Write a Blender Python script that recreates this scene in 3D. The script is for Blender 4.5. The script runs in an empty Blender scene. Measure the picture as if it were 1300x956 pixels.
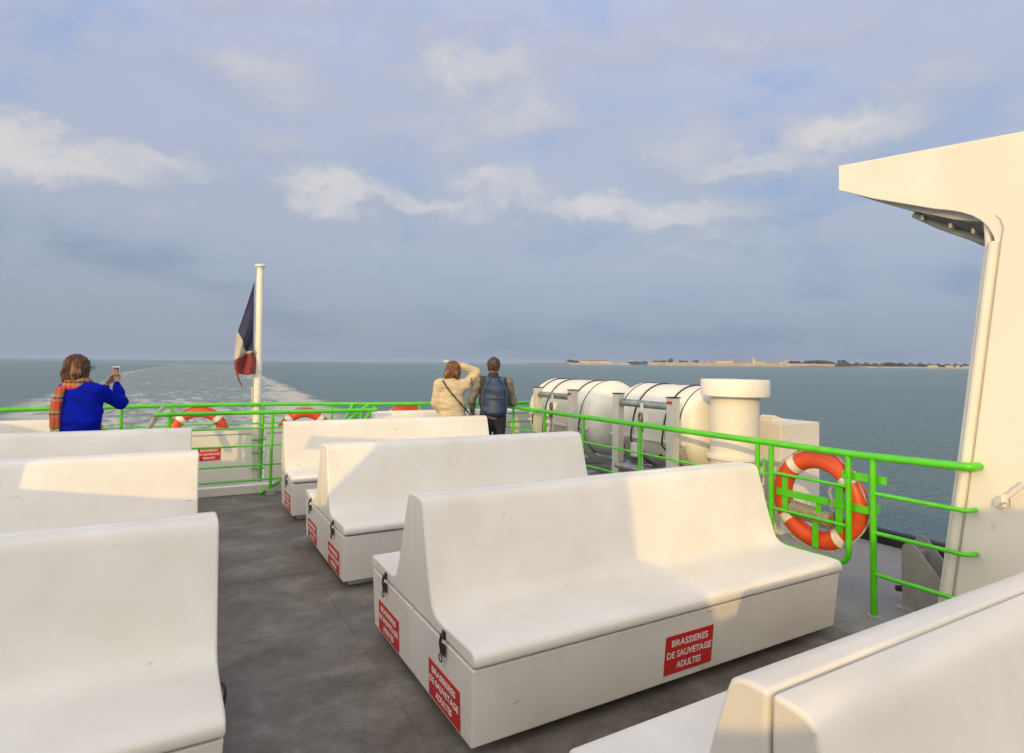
import bpy, bmesh, math, random
import numpy as np
from mathutils import Vector, Matrix
random.seed(7); rng = np.random.default_rng(7)
R = math.radians
sc = bpy.context.scene
COL = sc.collection

# ------------------------------------------------------------------ camera geometry (ship frame: X starboard of picture, Y aft, Z up)
F_PX = 750.037
M = np.array([[0.86645603, 0.49798813, -0.03552138], [-0.49893492, 0.86624977, -0.02598619], [0.01782957, 0.04023875, 0.99903101]])
CAM_H = 1.7
def ray(x, y):
    return M @ np.array([x - 650.0, F_PX, -(y - 433.5)])
def onX(x, y, X):
    v = ray(x, y); v = v * (X / v[0]); return Vector((X, v[1], v[2] + CAM_H))
def onY(x, y, Y):
    v = ray(x, y); v = v * (Y / v[1]); return Vector((v[0], Y, v[2] + CAM_H))
def onZ(x, y, z):
    v = ray(x, y); v = v * ((z - CAM_H) / v[2]); return Vector((v[0], v[1], z))

SUN_AZ, SUN_EL = R(52), R(14)      # light travels towards (+sin, +cos)

# ------------------------------------------------------------------ materials
MATS = {}
def nt(m):
    m.use_nodes = True
    return m.node_tree.nodes, m.node_tree.links
def mat(name, col, rough=0.5, metal=0.0, var=0.06, scale=6.0, bump=0.0, bscale=40.0, coat=0.0, col2=None, spots=0.0, spec=None, stretch=(1, 1, 1), sheen=0.0):
    if name in MATS: return MATS[name]
    m = bpy.data.materials.new(name); N, L = nt(m); b = N['Principled BSDF']
    b.inputs['Roughness'].default_value = rough; b.inputs['Metallic'].default_value = metal
    if coat: b.inputs['Coat Weight'].default_value = coat; b.inputs['Coat Roughness'].default_value = 0.15
    if spec is not None: b.inputs['Specular IOR Level'].default_value = spec
    if sheen: b.inputs['Sheen Weight'].default_value = sheen
    tc = N.new('ShaderNodeTexCoord'); mp = N.new('ShaderNodeMapping'); mp.inputs['Scale'].default_value = stretch
    L.new(tc.outputs['Object'], mp.inputs['Vector'])
    n = N.new('ShaderNodeTexNoise'); n.inputs['Scale'].default_value = scale; n.inputs['Detail'].default_value = 6
    L.new(mp.outputs[0], n.inputs['Vector'])
    mr = N.new('ShaderNodeMapRange'); mr.inputs['From Min'].default_value = 0.3; mr.inputs['From Max'].default_value = 0.7
    L.new(n.outputs['Fac'], mr.inputs['Value'])
    mx = N.new('ShaderNodeMix'); mx.data_type = 'RGBA'
    c2 = col2 or tuple(max(0, c * (1 - 2.2 * var)) for c in col)
    mx.inputs['A'].default_value = (*c2, 1); mx.inputs['B'].default_value = (*[min(1, c * (1 + var)) for c in col], 1)
    L.new(mr.outputs[0], mx.inputs['Factor'])
    out = mx.outputs['Result']
    if spots:
        n2 = N.new('ShaderNodeTexNoise'); n2.inputs['Scale'].default_value = scale * 6; n2.inputs['Detail'].default_value = 3
        L.new(mp.outputs[0], n2.inputs['Vector'])
        m2 = N.new('ShaderNodeMapRange'); m2.inputs['From Min'].default_value = 0.70; m2.inputs['From Max'].default_value = 0.78; m2.inputs['To Max'].default_value = spots
        L.new(n2.outputs['Fac'], m2.inputs['Value'])
        mx2 = N.new('ShaderNodeMix'); mx2.data_type = 'RGBA'; mx2.inputs['B'].default_value = (0.16, 0.12, 0.08, 1)
        L.new(out, mx2.inputs['A']); L.new(m2.outputs[0], mx2.inputs['Factor']); out = mx2.outputs['Result']
    L.new(out, b.inputs['Base Color'])
    r2 = N.new('ShaderNodeMapRange'); r2.inputs['To Min'].default_value = max(0.02, rough - 0.08); r2.inputs['To Max'].default_value = min(1, rough + 0.1)
    L.new(n.outputs['Fac'], r2.inputs['Value']); L.new(r2.outputs[0], b.inputs['Roughness'])
    if bump:
        nb = N.new('ShaderNodeTexNoise'); nb.inputs['Scale'].default_value = bscale; nb.inputs['Detail'].default_value = 5
        L.new(mp.outputs[0], nb.inputs['Vector'])
        bp = N.new('ShaderNodeBump'); bp.inputs['Strength'].default_value = bump; bp.inputs['Distance'].default_value = 0.02
        L.new(nb.outputs['Fac'], bp.inputs['Height']); L.new(bp.outputs[0], b.inputs['Normal'])
    MATS[name] = m
    return m

def fibreglass():
    m = bpy.data.materials.new('white_fibreglass'); N, L = nt(m); b = N['Principled BSDF']
    b.inputs['Roughness'].default_value = 0.38; b.inputs['Specular IOR Level'].default_value = 0.45
    g = N.new('ShaderNodeNewGeometry')
    n = N.new('ShaderNodeTexNoise'); n.inputs['Scale'].default_value = 1.6; n.inputs['Detail'].default_value = 8; n.inputs['Roughness'].default_value = 0.62
    L.new(g.outputs['Position'], n.inputs['Vector'])
    mr = N.new('ShaderNodeMapRange'); mr.inputs['From Min'].default_value = 0.32; mr.inputs['From Max'].default_value = 0.66
    L.new(n.outputs['Fac'], mr.inputs['Value'])
    mx = N.new('ShaderNodeMix'); mx.data_type = 'RGBA'
    mx.inputs['A'].default_value = (0.68, 0.645, 0.595, 1); mx.inputs['B'].default_value = (0.79, 0.77, 0.745, 1); L.new(mr.outputs[0], mx.inputs['Factor'])
    # small scuffs, elongated
    mp = N.new('ShaderNodeMapping'); mp.inputs['Scale'].default_value = (9, 30, 22); mp.inputs['Rotation'].default_value = (0.5, 0.7, 0.2)
    L.new(g.outputs['Position'], mp.inputs['Vector'])
    n2 = N.new('ShaderNodeTexNoise'); n2.inputs['Scale'].default_value = 1.0; n2.inputs['Detail'].default_value = 3; L.new(mp.outputs[0], n2.inputs['Vector'])
    m2 = N.new('ShaderNodeMapRange'); m2.inputs['From Min'].default_value = 0.71; m2.inputs['From Max'].default_value = 0.79; m2.inputs['To Max'].default_value = 0.55
    L.new(n2.outputs['Fac'], m2.inputs['Value'])
    mx2 = N.new('ShaderNodeMix'); mx2.data_type = 'RGBA'; mx2.inputs['B'].default_value = (0.30, 0.25, 0.18, 1)
    L.new(mx.outputs['Result'], mx2.inputs['A']); L.new(m2.outputs[0], mx2.inputs['Factor'])
    L.new(mx2.outputs['Result'], b.inputs['Base Color'])
    nb = N.new('ShaderNodeTexNoise'); nb.inputs['Scale'].default_value = 3.0; nb.inputs['Detail'].default_value = 2
    L.new(g.outputs['Position'], nb.inputs['Vector'])
    bp = N.new('ShaderNodeBump'); bp.inputs['Strength'].default_value = 0.10; bp.inputs['Distance'].default_value = 0.03
    L.new(nb.outputs['Fac'], bp.inputs['Height']); L.new(bp.outputs[0], b.inputs['Normal'])
    r2 = N.new('ShaderNodeMapRange'); r2.inputs['To Min'].default_value = 0.3; r2.inputs['To Max'].default_value = 0.55
    L.new(n.outputs['Fac'], r2.inputs['Value']); L.new(r2.outputs[0], b.inputs['Roughness'])
    return m
WHITE = fibreglass()
HULLW = mat('white_ship_paint', (0.78, 0.745, 0.68), 0.42, var=0.04, scale=1.4, bump=0.14, bscale=5, spots=0.25)
GREEN = mat('green_gloss_paint', (0.085, 0.58, 0.004), 0.32, var=0.07, scale=9, coat=0.3, bump=0.12, bscale=45, spots=0.45)
ORANGE = mat('orange_buoy_shell', (0.70, 0.085, 0.022), 0.42, var=0.08, scale=8, spots=0.25, bump=0.05, bscale=50)
TAPE = mat('reflective_white_tape', (0.82, 0.80, 0.74), 0.35, var=0.05, scale=20, spots=0.3)
ROPE = mat('pale_rope', (0.55, 0.52, 0.44), 0.85, var=0.2, scale=60, bump=0.5, bscale=120)
GREYROPE = mat('grey_rope', (0.36, 0.33, 0.28), 0.85, var=0.2, scale=60, bump=0.5, bscale=150)
STEEL = mat('galvanised_steel', (0.42, 0.42, 0.41), 0.38, metal=0.75, var=0.18, scale=14, spots=0.2)
DKSTEEL = mat('dark_metal_fittings', (0.10, 0.095, 0.09), 0.45, metal=0.6, var=0.25, scale=40)
GREYP = mat('grey_ship_paint', (0.36, 0.355, 0.34), 0.5, var=0.08, scale=5, spots=0.5, bump=0.1, bscale=30)
BLACK = mat('black_rubber', (0.018, 0.018, 0.02), 0.6, var=0.2, scale=12)
REDS = mat('red_sign_vinyl', (0.56, 0.018, 0.016), 0.4, var=0.06, scale=12)
SIGNW = mat('white_sign_lettering', (0.82, 0.80, 0.78), 0.5, var=0.02)
STRAP = mat('black_strap', (0.03, 0.028, 0.03), 0.7)

def deck_mat():
    m = bpy.data.materials.new('grey_deck_paint'); N, L = nt(m); b = N['Principled BSDF']
    g = N.new('ShaderNodeNewGeometry')
    mp = N.new('ShaderNodeMapping'); mp.inputs['Scale'].default_value = (1.0, 1.15, 1); mp.inputs['Rotation'].default_value = (0, 0, 0.5)
    L.new(g.outputs['Position'], mp.inputs['Vector'])
    n = N.new('ShaderNodeTexNoise'); n.inputs['Scale'].default_value = 2.3; n.inputs['Detail'].default_value = 10; n.inputs['Roughness'].default_value = 0.66; n.inputs['Distortion'].default_value = 0.3
    L.new(mp.outputs[0], n.inputs['Vector'])
    cr = N.new('ShaderNodeValToRGB'); e = cr.color_ramp.elements
    e[0].position = 0.30; e[0].color = (0.095, 0.085, 0.074, 1); e[1].position = 0.72; e[1].color = (0.235, 0.222, 0.205, 1)
    k = cr.color_ramp.elements.new(0.5); k.color = (0.145, 0.132, 0.118, 1)
    L.new(n.outputs['Fac'], cr.inputs['Fac'])
    n2 = N.new('ShaderNodeTexNoise'); n2.inputs['Scale'].default_value = 90; n2.inputs['Detail'].default_value = 3
    L.new(g.outputs['Position'], n2.inputs['Vector'])
    mr = N.new('ShaderNodeMapRange'); mr.inputs['To Min'].default_value = 0.78; mr.inputs['To Max'].default_value = 1.2
    L.new(n2.outputs['Fac'], mr.inputs['Value'])
    mul = N.new('ShaderNodeMix'); mul.data_type = 'RGBA'; mul.blend_type = 'MULTIPLY'; mul.inputs['Factor'].default_value = 1
    n4 = N.new('ShaderNodeTexNoise'); n4.inputs['Scale'].default_value = 11; n4.inputs['Detail'].default_value = 8; n4.inputs['Roughness'].default_value = 0.75; L.new(g.outputs['Position'], n4.inputs['Vector'])
    mr4 = N.new('ShaderNodeMapRange'); mr4.inputs['From Min'].default_value = 0.3; mr4.inputs['From Max'].default_value = 0.7; mr4.inputs['To Min'].default_value = 0.80; mr4.inputs['To Max'].default_value = 1.28; L.new(n4.outputs['Fac'], mr4.inputs['Value'])
    mm4 = N.new('ShaderNodeMath'); mm4.operation = 'MULTIPLY'; L.new(mr.outputs[0], mm4.inputs[0]); L.new(mr4.outputs[0], mm4.inputs[1])
    L.new(cr.outputs[0], mul.inputs['A']); L.new(mm4.outputs[0], mul.inputs['B'])
    sx_ = N.new('ShaderNodeSeparateXYZ'); L.new(g.outputs['Position'], sx_.inputs[0])
    ad_ = N.new('ShaderNodeMath'); ad_.operation = 'MULTIPLY_ADD'; L.new(n.outputs['Fac'], ad_.inputs[0]); ad_.inputs[1].default_value = 1.6; L.new(sx_.outputs[0], ad_.inputs[2])
    wr = N.new('ShaderNodeMapRange'); wr.interpolation_type = 'SMOOTHSTEP'; wr.inputs['From Min'].default_value = 4.2; wr.inputs['From Max'].default_value = 5.3; wr.inputs['To Max'].default_value = 0.75; L.new(ad_.outputs[0], wr.inputs['Value'])
    wm = N.new('ShaderNodeMix'); wm.data_type = 'RGBA'; L.new(wr.outputs[0], wm.inputs['Factor']); L.new(mul.outputs['Result'], wm.inputs['A']); wm.inputs['B'].default_value = (0.31, 0.31, 0.315, 1)
    # dark specks
    v = N.new('ShaderNodeTexNoise'); v.inputs['Scale'].default_value = 14; L.new(g.outputs['Position'], v.inputs['Vector'])
    m3 = N.new('ShaderNodeMapRange'); m3.inputs['From Min'].default_value = 0.73; m3.inputs['From Max'].default_value = 0.77; m3.inputs['To Max'].default_value = 0.6
    L.new(v.outputs['Fac'], m3.inputs['Value'])
    mx = N.new('ShaderNodeMix'); mx.data_type = 'RGBA'; mx.inputs['B'].default_value = (0.04, 0.03, 0.025, 1)
    L.new(wm.outputs['Result'], mx.inputs['A']); L.new(m3.outputs[0], mx.inputs['Factor'])
    L.new(mx.outputs['Result'], b.inputs['Base Color']); b.inputs['Roughness'].default_value = 0.62; b.inputs['Specular IOR Level'].default_value = 0.35
    bp = N.new('ShaderNodeBump'); bp.inputs['Strength'].default_value = 0.35; bp.inputs['Distance'].default_value = 0.004
    L.new(n2.outputs['Fac'], bp.inputs['Height']); L.new(bp.outputs[0], b.inputs['Normal'])
    return m
DECK = deck_mat()

# ------------------------------------------------------------------ mesh builder
class MB:
    def __init__(s): s.v = []; s.f = []
    def add(s, V, Fc):
        o = len(s.v); s.v += [tuple(p) for p in V]; s.f += [tuple(i + o for i in f) for f in Fc]; return s
    def box(s, lo, hi):
        x0, y0, z0 = lo; x1, y1, z1 = hi
        V = [(x0, y0, z0), (x1, y0, z0), (x1, y1, z0), (x0, y1, z0), (x0, y0, z1), (x1, y0, z1), (x1, y1, z1), (x0, y1, z1)]
        return s.add(V, [(0, 3, 2, 1), (4, 5, 6, 7), (0, 1, 5, 4), (1, 2, 6, 5), (2, 3, 7, 6), (3, 0, 4, 7)])
    def prism(s, poly, axis, a, b, fn=None):
        n = len(poly)
        def P(p, t):
            if axis == 'X': return (t, p[0], p[1])
            if axis == 'Y': return (p[0], t, p[1])
            return (p[0], p[1], t)
        V = [P(p, a) for p in poly] + [P(p, b) for p in poly]
        Fc = [tuple(range(n))[::-1], tuple(range(n, 2 * n))] + [(i, (i + 1) % n, n + (i + 1) % n, n + i) for i in range(n)]
        return s.add(V, Fc)
    def tube(s, pts, r, seg=10, closed=False, cap=True):
        P = [Vector(p) for p in pts]; n = len(P); rr = r if isinstance(r, (list, tuple)) else [r] * n
        T = []
        for i in range(n):
            a = P[(i - 1) % n] if (closed or i > 0) else P[i]; b = P[(i + 1) % n] if (closed or i < n - 1) else P[i]
            T.append((b - a).normalized())
        up = Vector((0, 0, 1)) if abs(T[0].z) < 0.9 else Vector((1, 0, 0))
        u = (up - T[0] * up.dot(T[0])).normalized(); V = []
        for i in range(n):
            u = (u - T[i] * u.dot(T[i])).normalized(); w = T[i].cross(u)
            for k in range(seg):
                a = 2 * math.pi * k / seg; V.append(P[i] + (u * math.cos(a) + w * math.sin(a)) * rr[i])
        Fc = []
        for i in range(n if closed else n - 1):
            j = (i + 1) % n
            for k in range(seg):
                l = (k + 1) % seg; Fc.append((i * seg + k, i * seg + l, j * seg + l, j * seg + k))
        if cap and not closed: Fc += [tuple(range(seg))[::-1], tuple(range((n - 1) * seg, n * seg))]
        return s.add(V, Fc)
    def lathe(s, prof, c, seg=32, axis='Z'):
        V = []; n = len(prof)
        for r, h in prof:
            for k in range(seg):
                a = 2 * math.pi * k / seg; x, y = r * math.cos(a), r * math.sin(a)
                V.append((c[0] + x, c[1] + y, c[2] + h) if axis == 'Z' else (c[0] + x, c[1] + h, c[2] + y) if axis == 'Y' else (c[0] + h, c[1] + x, c[2] + y))
        Fc = []
        for i in range(n - 1):
            for k in range(seg):
                l = (k + 1) % seg; q = (i * seg + k, i * seg + l, (i + 1) * seg + l, (i + 1) * seg + k)
                Fc.append(q if axis != 'Y' else q[::-1])
        Fc += [tuple(range(seg))[::-1] if axis != 'Y' else tuple(range(seg)), tuple(range((n - 1) * seg, n * seg)) if axis != 'Y' else tuple(range((n - 1) * seg, n * seg))[::-1]]
        return s.add(V, Fc)
    def plate(s, p0, p1, w, t, wdir):
        """flat bar from p0 to p1, width w along wdir, thickness t across"""
        p0, p1, wd = Vector(p0), Vector(p1), Vector(wdir).normalized(); d = (p1 - p0).normalized(); n = d.cross(wd).normalized()
        V = []
        for p in (p0, p1):
            for a, b in ((-1, -1), (1, -1), (1, 1), (-1, 1)): V.append(p + wd * (a * w / 2) + n * (b * t / 2))
        return s.add(V, [(0, 3, 2, 1), (4, 5, 6, 7), (0, 1, 5, 4), (1, 2, 6, 5), (2, 3, 7, 6), (3, 0, 4, 7)])
    def build(s, name, m, parent=None, bevel=0.0, seg=2, smooth=35, loc=None):
        me = bpy.data.meshes.new(name); me.from_pydata([tuple(v) for v in s.v], [], s.f)
        bm = bmesh.new(); bm.from_mesh(me); bmesh.ops.recalc_face_normals(bm, faces=bm.faces); bm.to_mesh(me); bm.free()
        me.materials.append(m)
        me.polygons.foreach_set('use_smooth', [True] * len(me.polygons)); me.set_sharp_from_angle(angle=R(smooth))
        o = bpy.data.objects.new(name, me); COL.objects.link(o)
        if parent is not None: o.parent = parent
        if loc is not None: o.location = loc
        if bevel:
            b = o.modifiers.new('bevel', 'BEVEL'); b.width = bevel; b.segments = seg; b.limit_method = 'ANGLE'; b.angle_limit = R(35); b.harden_normals = True
        return o
def tag(o, label=None, cat=None, group=None, kind=None):
    if label: o['label'] = label
    if cat: o['category'] = cat
    if group: o['group'] = group
    if kind: o['kind'] = kind
    return o
def empty(name, loc, label, cat, group=None, rz=0.0):
    o = bpy.data.objects.new(name, None); COL.objects.link(o); o.location = loc; o.rotation_euler = (0, 0, rz); o.empty_display_size = 0.1
    return tag(o, label, cat, group)
def copy_tree(o, parent=None):
    c = o.copy(); COL.objects.link(c)
    if parent is not None: c.parent = parent
    for ch in list(o.children): copy_tree(ch, c)
    return c
def bend(pts, r=0.06, n=6):
    """round the corners of a polyline"""
    P = [Vector(p) for p in pts]; out = [P[0]]
    for i in range(1, len(P) - 1):
        a = (P[i - 1] - P[i]); b = (P[i + 1] - P[i]); ra = min(r, a.length * .49, b.length * .49)
        A = P[i] + a.normalized() * ra; B = P[i] + b.normalized() * ra
        for k in range(n + 1):
            t = k / n; out.append(A * (1 - t) ** 2 + P[i] * 2 * t * (1 - t) + B * t * t)
    out.append(P[-1]); return out
def text_mesh(lines, size, name, m, parent, center, ux, uz, gap=1.25, depth=0.0012):
    """flat lettering; ux = reading direction, uz = up direction, centred on `center`"""
    cu = bpy.data.curves.new(name, 'FONT'); cu.body = "\n".join(lines); cu.align_x = 'CENTER'; cu.size = size; cu.space_line = gap; cu.extrude = depth / 2; cu.offset = size * 0.012
    cu.resolution_u = 3
    tmp = bpy.data.objects.new('tmp', cu); COL.objects.link(tmp); bpy.context.view_layer.update()
    me = bpy.data.meshes.new_from_object(tmp.evaluated_get(bpy.context.evaluated_depsgraph_get())); bpy.data.objects.remove(tmp)
    me.name = name
    co = np.zeros(len(me.vertices) * 3); me.vertices.foreach_get('co', co); co = co.reshape(-1, 3)
    c = (co.max(0) + co.min(0)) / 2; co = co - c
    ux, uz = Vector(ux), Vector(uz); un = ux.cross(uz)
    A = np.array([ux, uz, un]); co = co @ A + np.array(center)
    me.vertices.foreach_set('co', co.ravel()); me.update(); me.materials.clear(); me.materials.append(m)
    o = bpy.data.objects.new(name, me); COL.objects.link(o); o.parent = parent; return o

# ------------------------------------------------------------------ camera, sun, sky
cd = bpy.data.cameras.new('camera'); cam = bpy.data.objects.new('camera', cd); COL.objects.link(cam); sc.camera = cam
rgt, fwd, upv = Vector(M[:, 0]), Vector(M[:, 1]), Vector(M[:, 2])
mw = Matrix.Identity(4)
for i in range(3): mw[i][0] = rgt[i]; mw[i][1] = upv[i]; mw[i][2] = -fwd[i]
mw[2][3] = CAM_H; cam.matrix_world = mw
cd.sensor_fit = 'HORIZONTAL'; cd.sensor_width = 36; cd.lens = F_PX / 1300 * 36; cd.shift_y = -44.5 / 1300; cd.clip_start = 0.05; cd.clip_end = 40000
sd = bpy.data.lights.new('sun', 'SUN'); sun = bpy.data.objects.new('sun', sd); COL.objects.link(sun)
sd.energy = 2.0; sd.angle = R(0.38); sd.color = (1.0, 0.66, 0.22)
ldir = Vector((math.sin(SUN_AZ) * math.cos(SUN_EL), math.cos(SUN_AZ) * math.cos(SUN_EL), -math.sin(SUN_EL)))
sun.rotation_euler = ldir.to_track_quat('-Z', 'Y').to_euler()
vs = sc.view_settings; vs.view_transform = 'Standard'; vs.look = 'None'; vs.exposure = 0.08; vs.gamma = 1.0; vs.use_curve_mapping = False
sc.cycles.max_bounces = 6; sc.cycles.diffuse_bounces = 3; sc.cycles.use_denoising = True; sc.cycles.caustics_reflective = False; sc.cycles.caustics_refractive = False

def make_world():
    w = bpy.data.worlds.new('World'); sc.world = w; w.use_nodes = True; N, L = w.node_tree.nodes, w.node_tree.links
    bg = N['Background']; STR = 0.10; bg.inputs['Strength'].default_value = STR
    sky = N.new('ShaderNodeTexSky'); sky.sky_type = 'NISHITA'; sky.sun_disc = False; sky.sun_elevation = SUN_EL
    sky.sun_rotation = math.atan2(-ldir.x, -ldir.y); sky.air_density = 1.3; sky.dust_density = 2.0
    tc = N.new('ShaderNodeTexCoord')
    def math_(op, a=None, b=None, c=None, clamp=False):
        n = N.new('ShaderNodeMath'); n.operation = op; n.use_clamp = clamp
        for i, v in enumerate((a, b, c)):
            if v is None: continue
            if isinstance(v, (int, float)): n.inputs[i].default_value = v
            else: L.new(v, n.inputs[i])
        return n.outputs[0]
    def mixc(f, a, b, mode='MIX'):
        n = N.new('ShaderNodeMix'); n.data_type = 'RGBA'; n.blend_type = mode
        for k, v in (('Factor', f), ('A', a), ('B', b)):
            if isinstance(v, (int, float)): n.inputs[k].default_value = v
            elif isinstance(v, tuple): n.inputs[k].default_value = (*v, 1)
            else: L.new(v, n.inputs[k])
        return n.outputs['Result']
    def rng_(v, a, b, c=0.0, d=1.0, smooth=True):
        n = N.new('ShaderNodeMapRange'); n.interpolation_type = 'SMOOTHSTEP' if smooth else 'LINEAR'
        L.new(v, n.inputs['Value'])
        for k, x in (('From Min', a), ('From Max', b), ('To Min', c), ('To Max', d)): n.inputs[k].default_value = x
        return n.outputs[0]
    nrm = N.new('ShaderNodeVectorMath'); nrm.operation = 'NORMALIZE'; L.new(tc.outputs['Generated'], nrm.inputs[0])
    sp = N.new('ShaderNodeSeparateXYZ'); L.new(nrm.outputs[0], sp.inputs[0]); x, y, z = sp.outputs
    az = math_('ARCTAN2', x, y); el = math_('ARCSINE', z)
    # cloud-space coordinates: a wide flat layer seen in perspective near the horizon
    zz = math_('ADD', math_('MAXIMUM', z, 0.0), 0.16)
    cx, cy = math_('DIVIDE', x, zz), math_('DIVIDE', y, zz)
    cv = N.new('ShaderNodeCombineXYZ'); L.new(cx, cv.inputs[0]); L.new(cy, cv.inputs[1])
    def noise(vec, s, det=8, ro=0.55, dist=0.0, off=(0, 0, 0)):
        m = N.new('ShaderNodeMapping'); m.inputs['Location'].default_value = off; L.new(vec, m.inputs['Vector'])
        n = N.new('ShaderNodeTexNoise'); n.inputs['Scale'].default_value = s; n.inputs['Detail'].default_value = det; n.inputs['Roughness'].default_value = ro; n.inputs['Distortion'].default_value = dist
        L.new(m.outputs[0], n.inputs['Vector']); return n.outputs['Fac']
    av = N.new('ShaderNodeCombineXYZ'); L.new(az, av.inputs[0]); L.new(math_('MULTIPLY', el, 1.5), av.inputs[1])
    n_big = noise(cv.outputs[0], 1.1, 5, 0.5, off=(3.1, 1.7, 0)); n_med = noise(av.outputs[0], 5.5, 10, 0.58, 0.25, off=(1.3, 0.4, 0)); n_fine = noise(av.outputs[0], 15, 8, 0.6, 0.2, off=(5, 2, 0))
    # warp az/el with noise so that the puffs get lumpy outlines
    waz = math_('ADD', az, math_('MULTIPLY', math_('SUBTRACT', n_med, 0.5), 0.22)); wel = math_('ADD', el, math_('MULTIPLY', math_('SUBTRACT', noise(av.outputs[0], 7.5, 9, 0.6, 0.2, off=(9, 4, 0)), 0.5), 0.16))
    # (az deg, el deg, half-width, half-height, weight) of the lighter cloud masses
    def px2(px, py):
        v = ray(px, py); v = v / np.linalg.norm(v); return math.atan2(v[0], v[1]), math.asin(v[2])
    puffs = [(40, 200, 200, 40, 1.0), (190, 208, 110, 28, 0.8), (300, 95, 190, 55, 0.62), (120, 60, 160, 40, 0.5), (430, 250, 110, 26, 0.9), (540, 262, 110, 22, 0.8), (640, 245, 90, 30, 0.75), (745, 268, 120, 24, 0.9), (870, 275, 130, 24, 0.72), (970, 300, 120, 16, 0.5),
             (600, 95, 120, 50, 0.85), (680, 150, 130, 50, 0.62), (1065, 170, 120, 32, 0.95), (960, 205, 110, 28, 0.75), (860, 190, 120, 40, 0.6), (560, 180, 140, 40, 0.45), (350, 190, 110, 30, 0.45), (150, 275, 260, 22, 0.42), (450, 310, 240, 14, 0.30), (900, 330, 260, 12, 0.35), (1020, 45, 200, 40, 0.5), (820, 60, 150, 40, 0.5), (1180, 110, 150, 45, 0.5), (450, 20, 260, 30, 0.5),
             (-250, 190, 200, 70, 0.8), (1500, 150, 220, 70, 0.75), (1250, 260, 160, 20, 0.4)]
    total = None; lit = None
    for (px, py, wx, wy, k) in puffs:
        a0, e0 = px2(px, py); a1, _ = px2(px + wx, py); _, e1 = px2(px, py - wy); sa, se = abs(a1 - a0), abs(e1 - e0)
        dy = math_('DIVIDE', math_('SUBTRACT', wel, e0), se); dx = math_('DIVIDE', math_('SUBTRACT', waz, a0), sa)
        g = math_('ADD', math_('MULTIPLY', dx, dx), math_('MULTIPLY', dy, dy))
        g = math_('MULTIPLY', math_('EXPONENT', math_('MULTIPLY', g, -1.0)), k)
        l = math_('MULTIPLY', g, math_('ADD', 0.72, math_('MULTIPLY', dy, 0.42)))
        total = g if total is None else math_('MAXIMUM', total, g); lit = l if lit is None else math_('MAXIMUM', lit, l)
    tex = math_('ADD', math_('MULTIPLY', math_('SUBTRACT', n_med, 0.5), 1.2), math_('MULTIPLY', math_('SUBTRACT', n_fine, 0.5), 0.5))
    dens = math_('ADD', total, math_('MULTIPLY', tex, 0.72))
    cloud = rng_(dens, -0.12, 0.68)
    litf = rng_(math_('ADD', lit, math_('MULTIPLY', tex, 0.55)), 0.12, 0.85)
    veil = rng_(math_('ADD', math_('MULTIPLY', n_big, 0.5), math_('MULTIPLY', n_med, 0.65)), 0.38, 0.60)
    # clear-air colour by elevation (slate near the horizon, periwinkle higher)
    cr = N.new('ShaderNodeValToRGB'); L.new(rng_(el, 0.0, 0.75, smooth=False), cr.inputs['Fac']); E = cr.color_ramp.elements
    E[0].position = 0.0; E[0].color = (0.205, 0.285, 0.425, 1); E[1].position = 1.0; E[1].color = (0.36, 0.46, 0.76, 1)
    for p, c in ((0.12, (0.22, 0.31, 0.475)), (0.28, (0.29, 0.39, 0.58)), (0.45, (0.29, 0.42, 0.70)), (0.7, (0.33, 0.46, 0.76))):
        q = E.new(p); q.color = (*c, 1)
    # left part of the horizon is paler and greyer than the right part
    lefty = rng_(az, 0.95, -0.25)
    base = mixc(math_('MULTIPLY', lefty, rng_(el, 0.40, 0.0)), cr.outputs[0], (0.275, 0.335, 0.44))
    veilc = mixc(rng_(el, 0.05, 0.6), (0.39, 0.44, 0.56), (0.52, 0.555, 0.74))
    hv = math_('MULTIPLY', veil, rng_(el, 0.03, 0.25, 0.35, 0.97))
    c1 = mixc(hv, base, veilc)
    bright = mixc(litf, mixc(rng_(el, 0.1, 0.5), (0.385, 0.435, 0.55), (0.45, 0.485, 0.625)), (0.70, 0.675, 0.675))
    c2 = mixc(math_('MULTIPLY', cloud, rng_(el, 0.04, 0.16, 0.25, 0.95)), c1, bright)
    # brighter, warmer sky around the sun (behind the photographer)
    dt = N.new('ShaderNodeVectorMath'); dt.operation = 'DOT_PRODUCT'; L.new(nrm.outputs[0], dt.inputs[0]); dt.inputs[1].default_value = tuple(-ldir)
    s1 = rng_(dt.outputs['Value'], -0.35, 1.0)
    glow = mixc(s1, c2, (1.95, 1.80, 1.53)) 
    fin = mixc(1.0, glow, (1 / STR,) * 3, 'MULTIPLY')
    out = mixc(0.12, fin, sky.outputs[0])
    # below the horizon: dim sea colour
    out2 = mixc(rng_(z, -0.02, -0.06), out, (0.15 / STR, 0.22 / STR, 0.25 / STR))
    L.new(out2, bg.inputs['Color'])
make_world()

# ------------------------------------------------------------------ sea (its plane is 0.55 degrees off the deck plane: the ship heels a little)
SEA_N = Vector((-9.62822886e-03, 2.76252822e-04, 9.99953609e-01)).normalized(); SEA_H = 6.7
SX = Vector((1, 0, 0)); SX = (SX - SEA_N * SX.dot(SEA_N)).normalized(); SY = SEA_N.cross(SX)
SEA_O = Vector((0, 0, CAM_H)) - SEA_N * SEA_H
SEA_M = Matrix(((SX.x, SY.x, SEA_N.x, SEA_O.x), (SX.y, SY.y, SEA_N.y, SEA_O.y), (SX.z, SY.z, SEA_N.z, SEA_O.z), (0, 0, 0, 1)))
def sea_pt(px, py):
    v = Vector(ray(px, py)); t = -SEA_H / v.dot(SEA_N); p = v * t
    return p.dot(SX), p.dot(SY)

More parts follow.
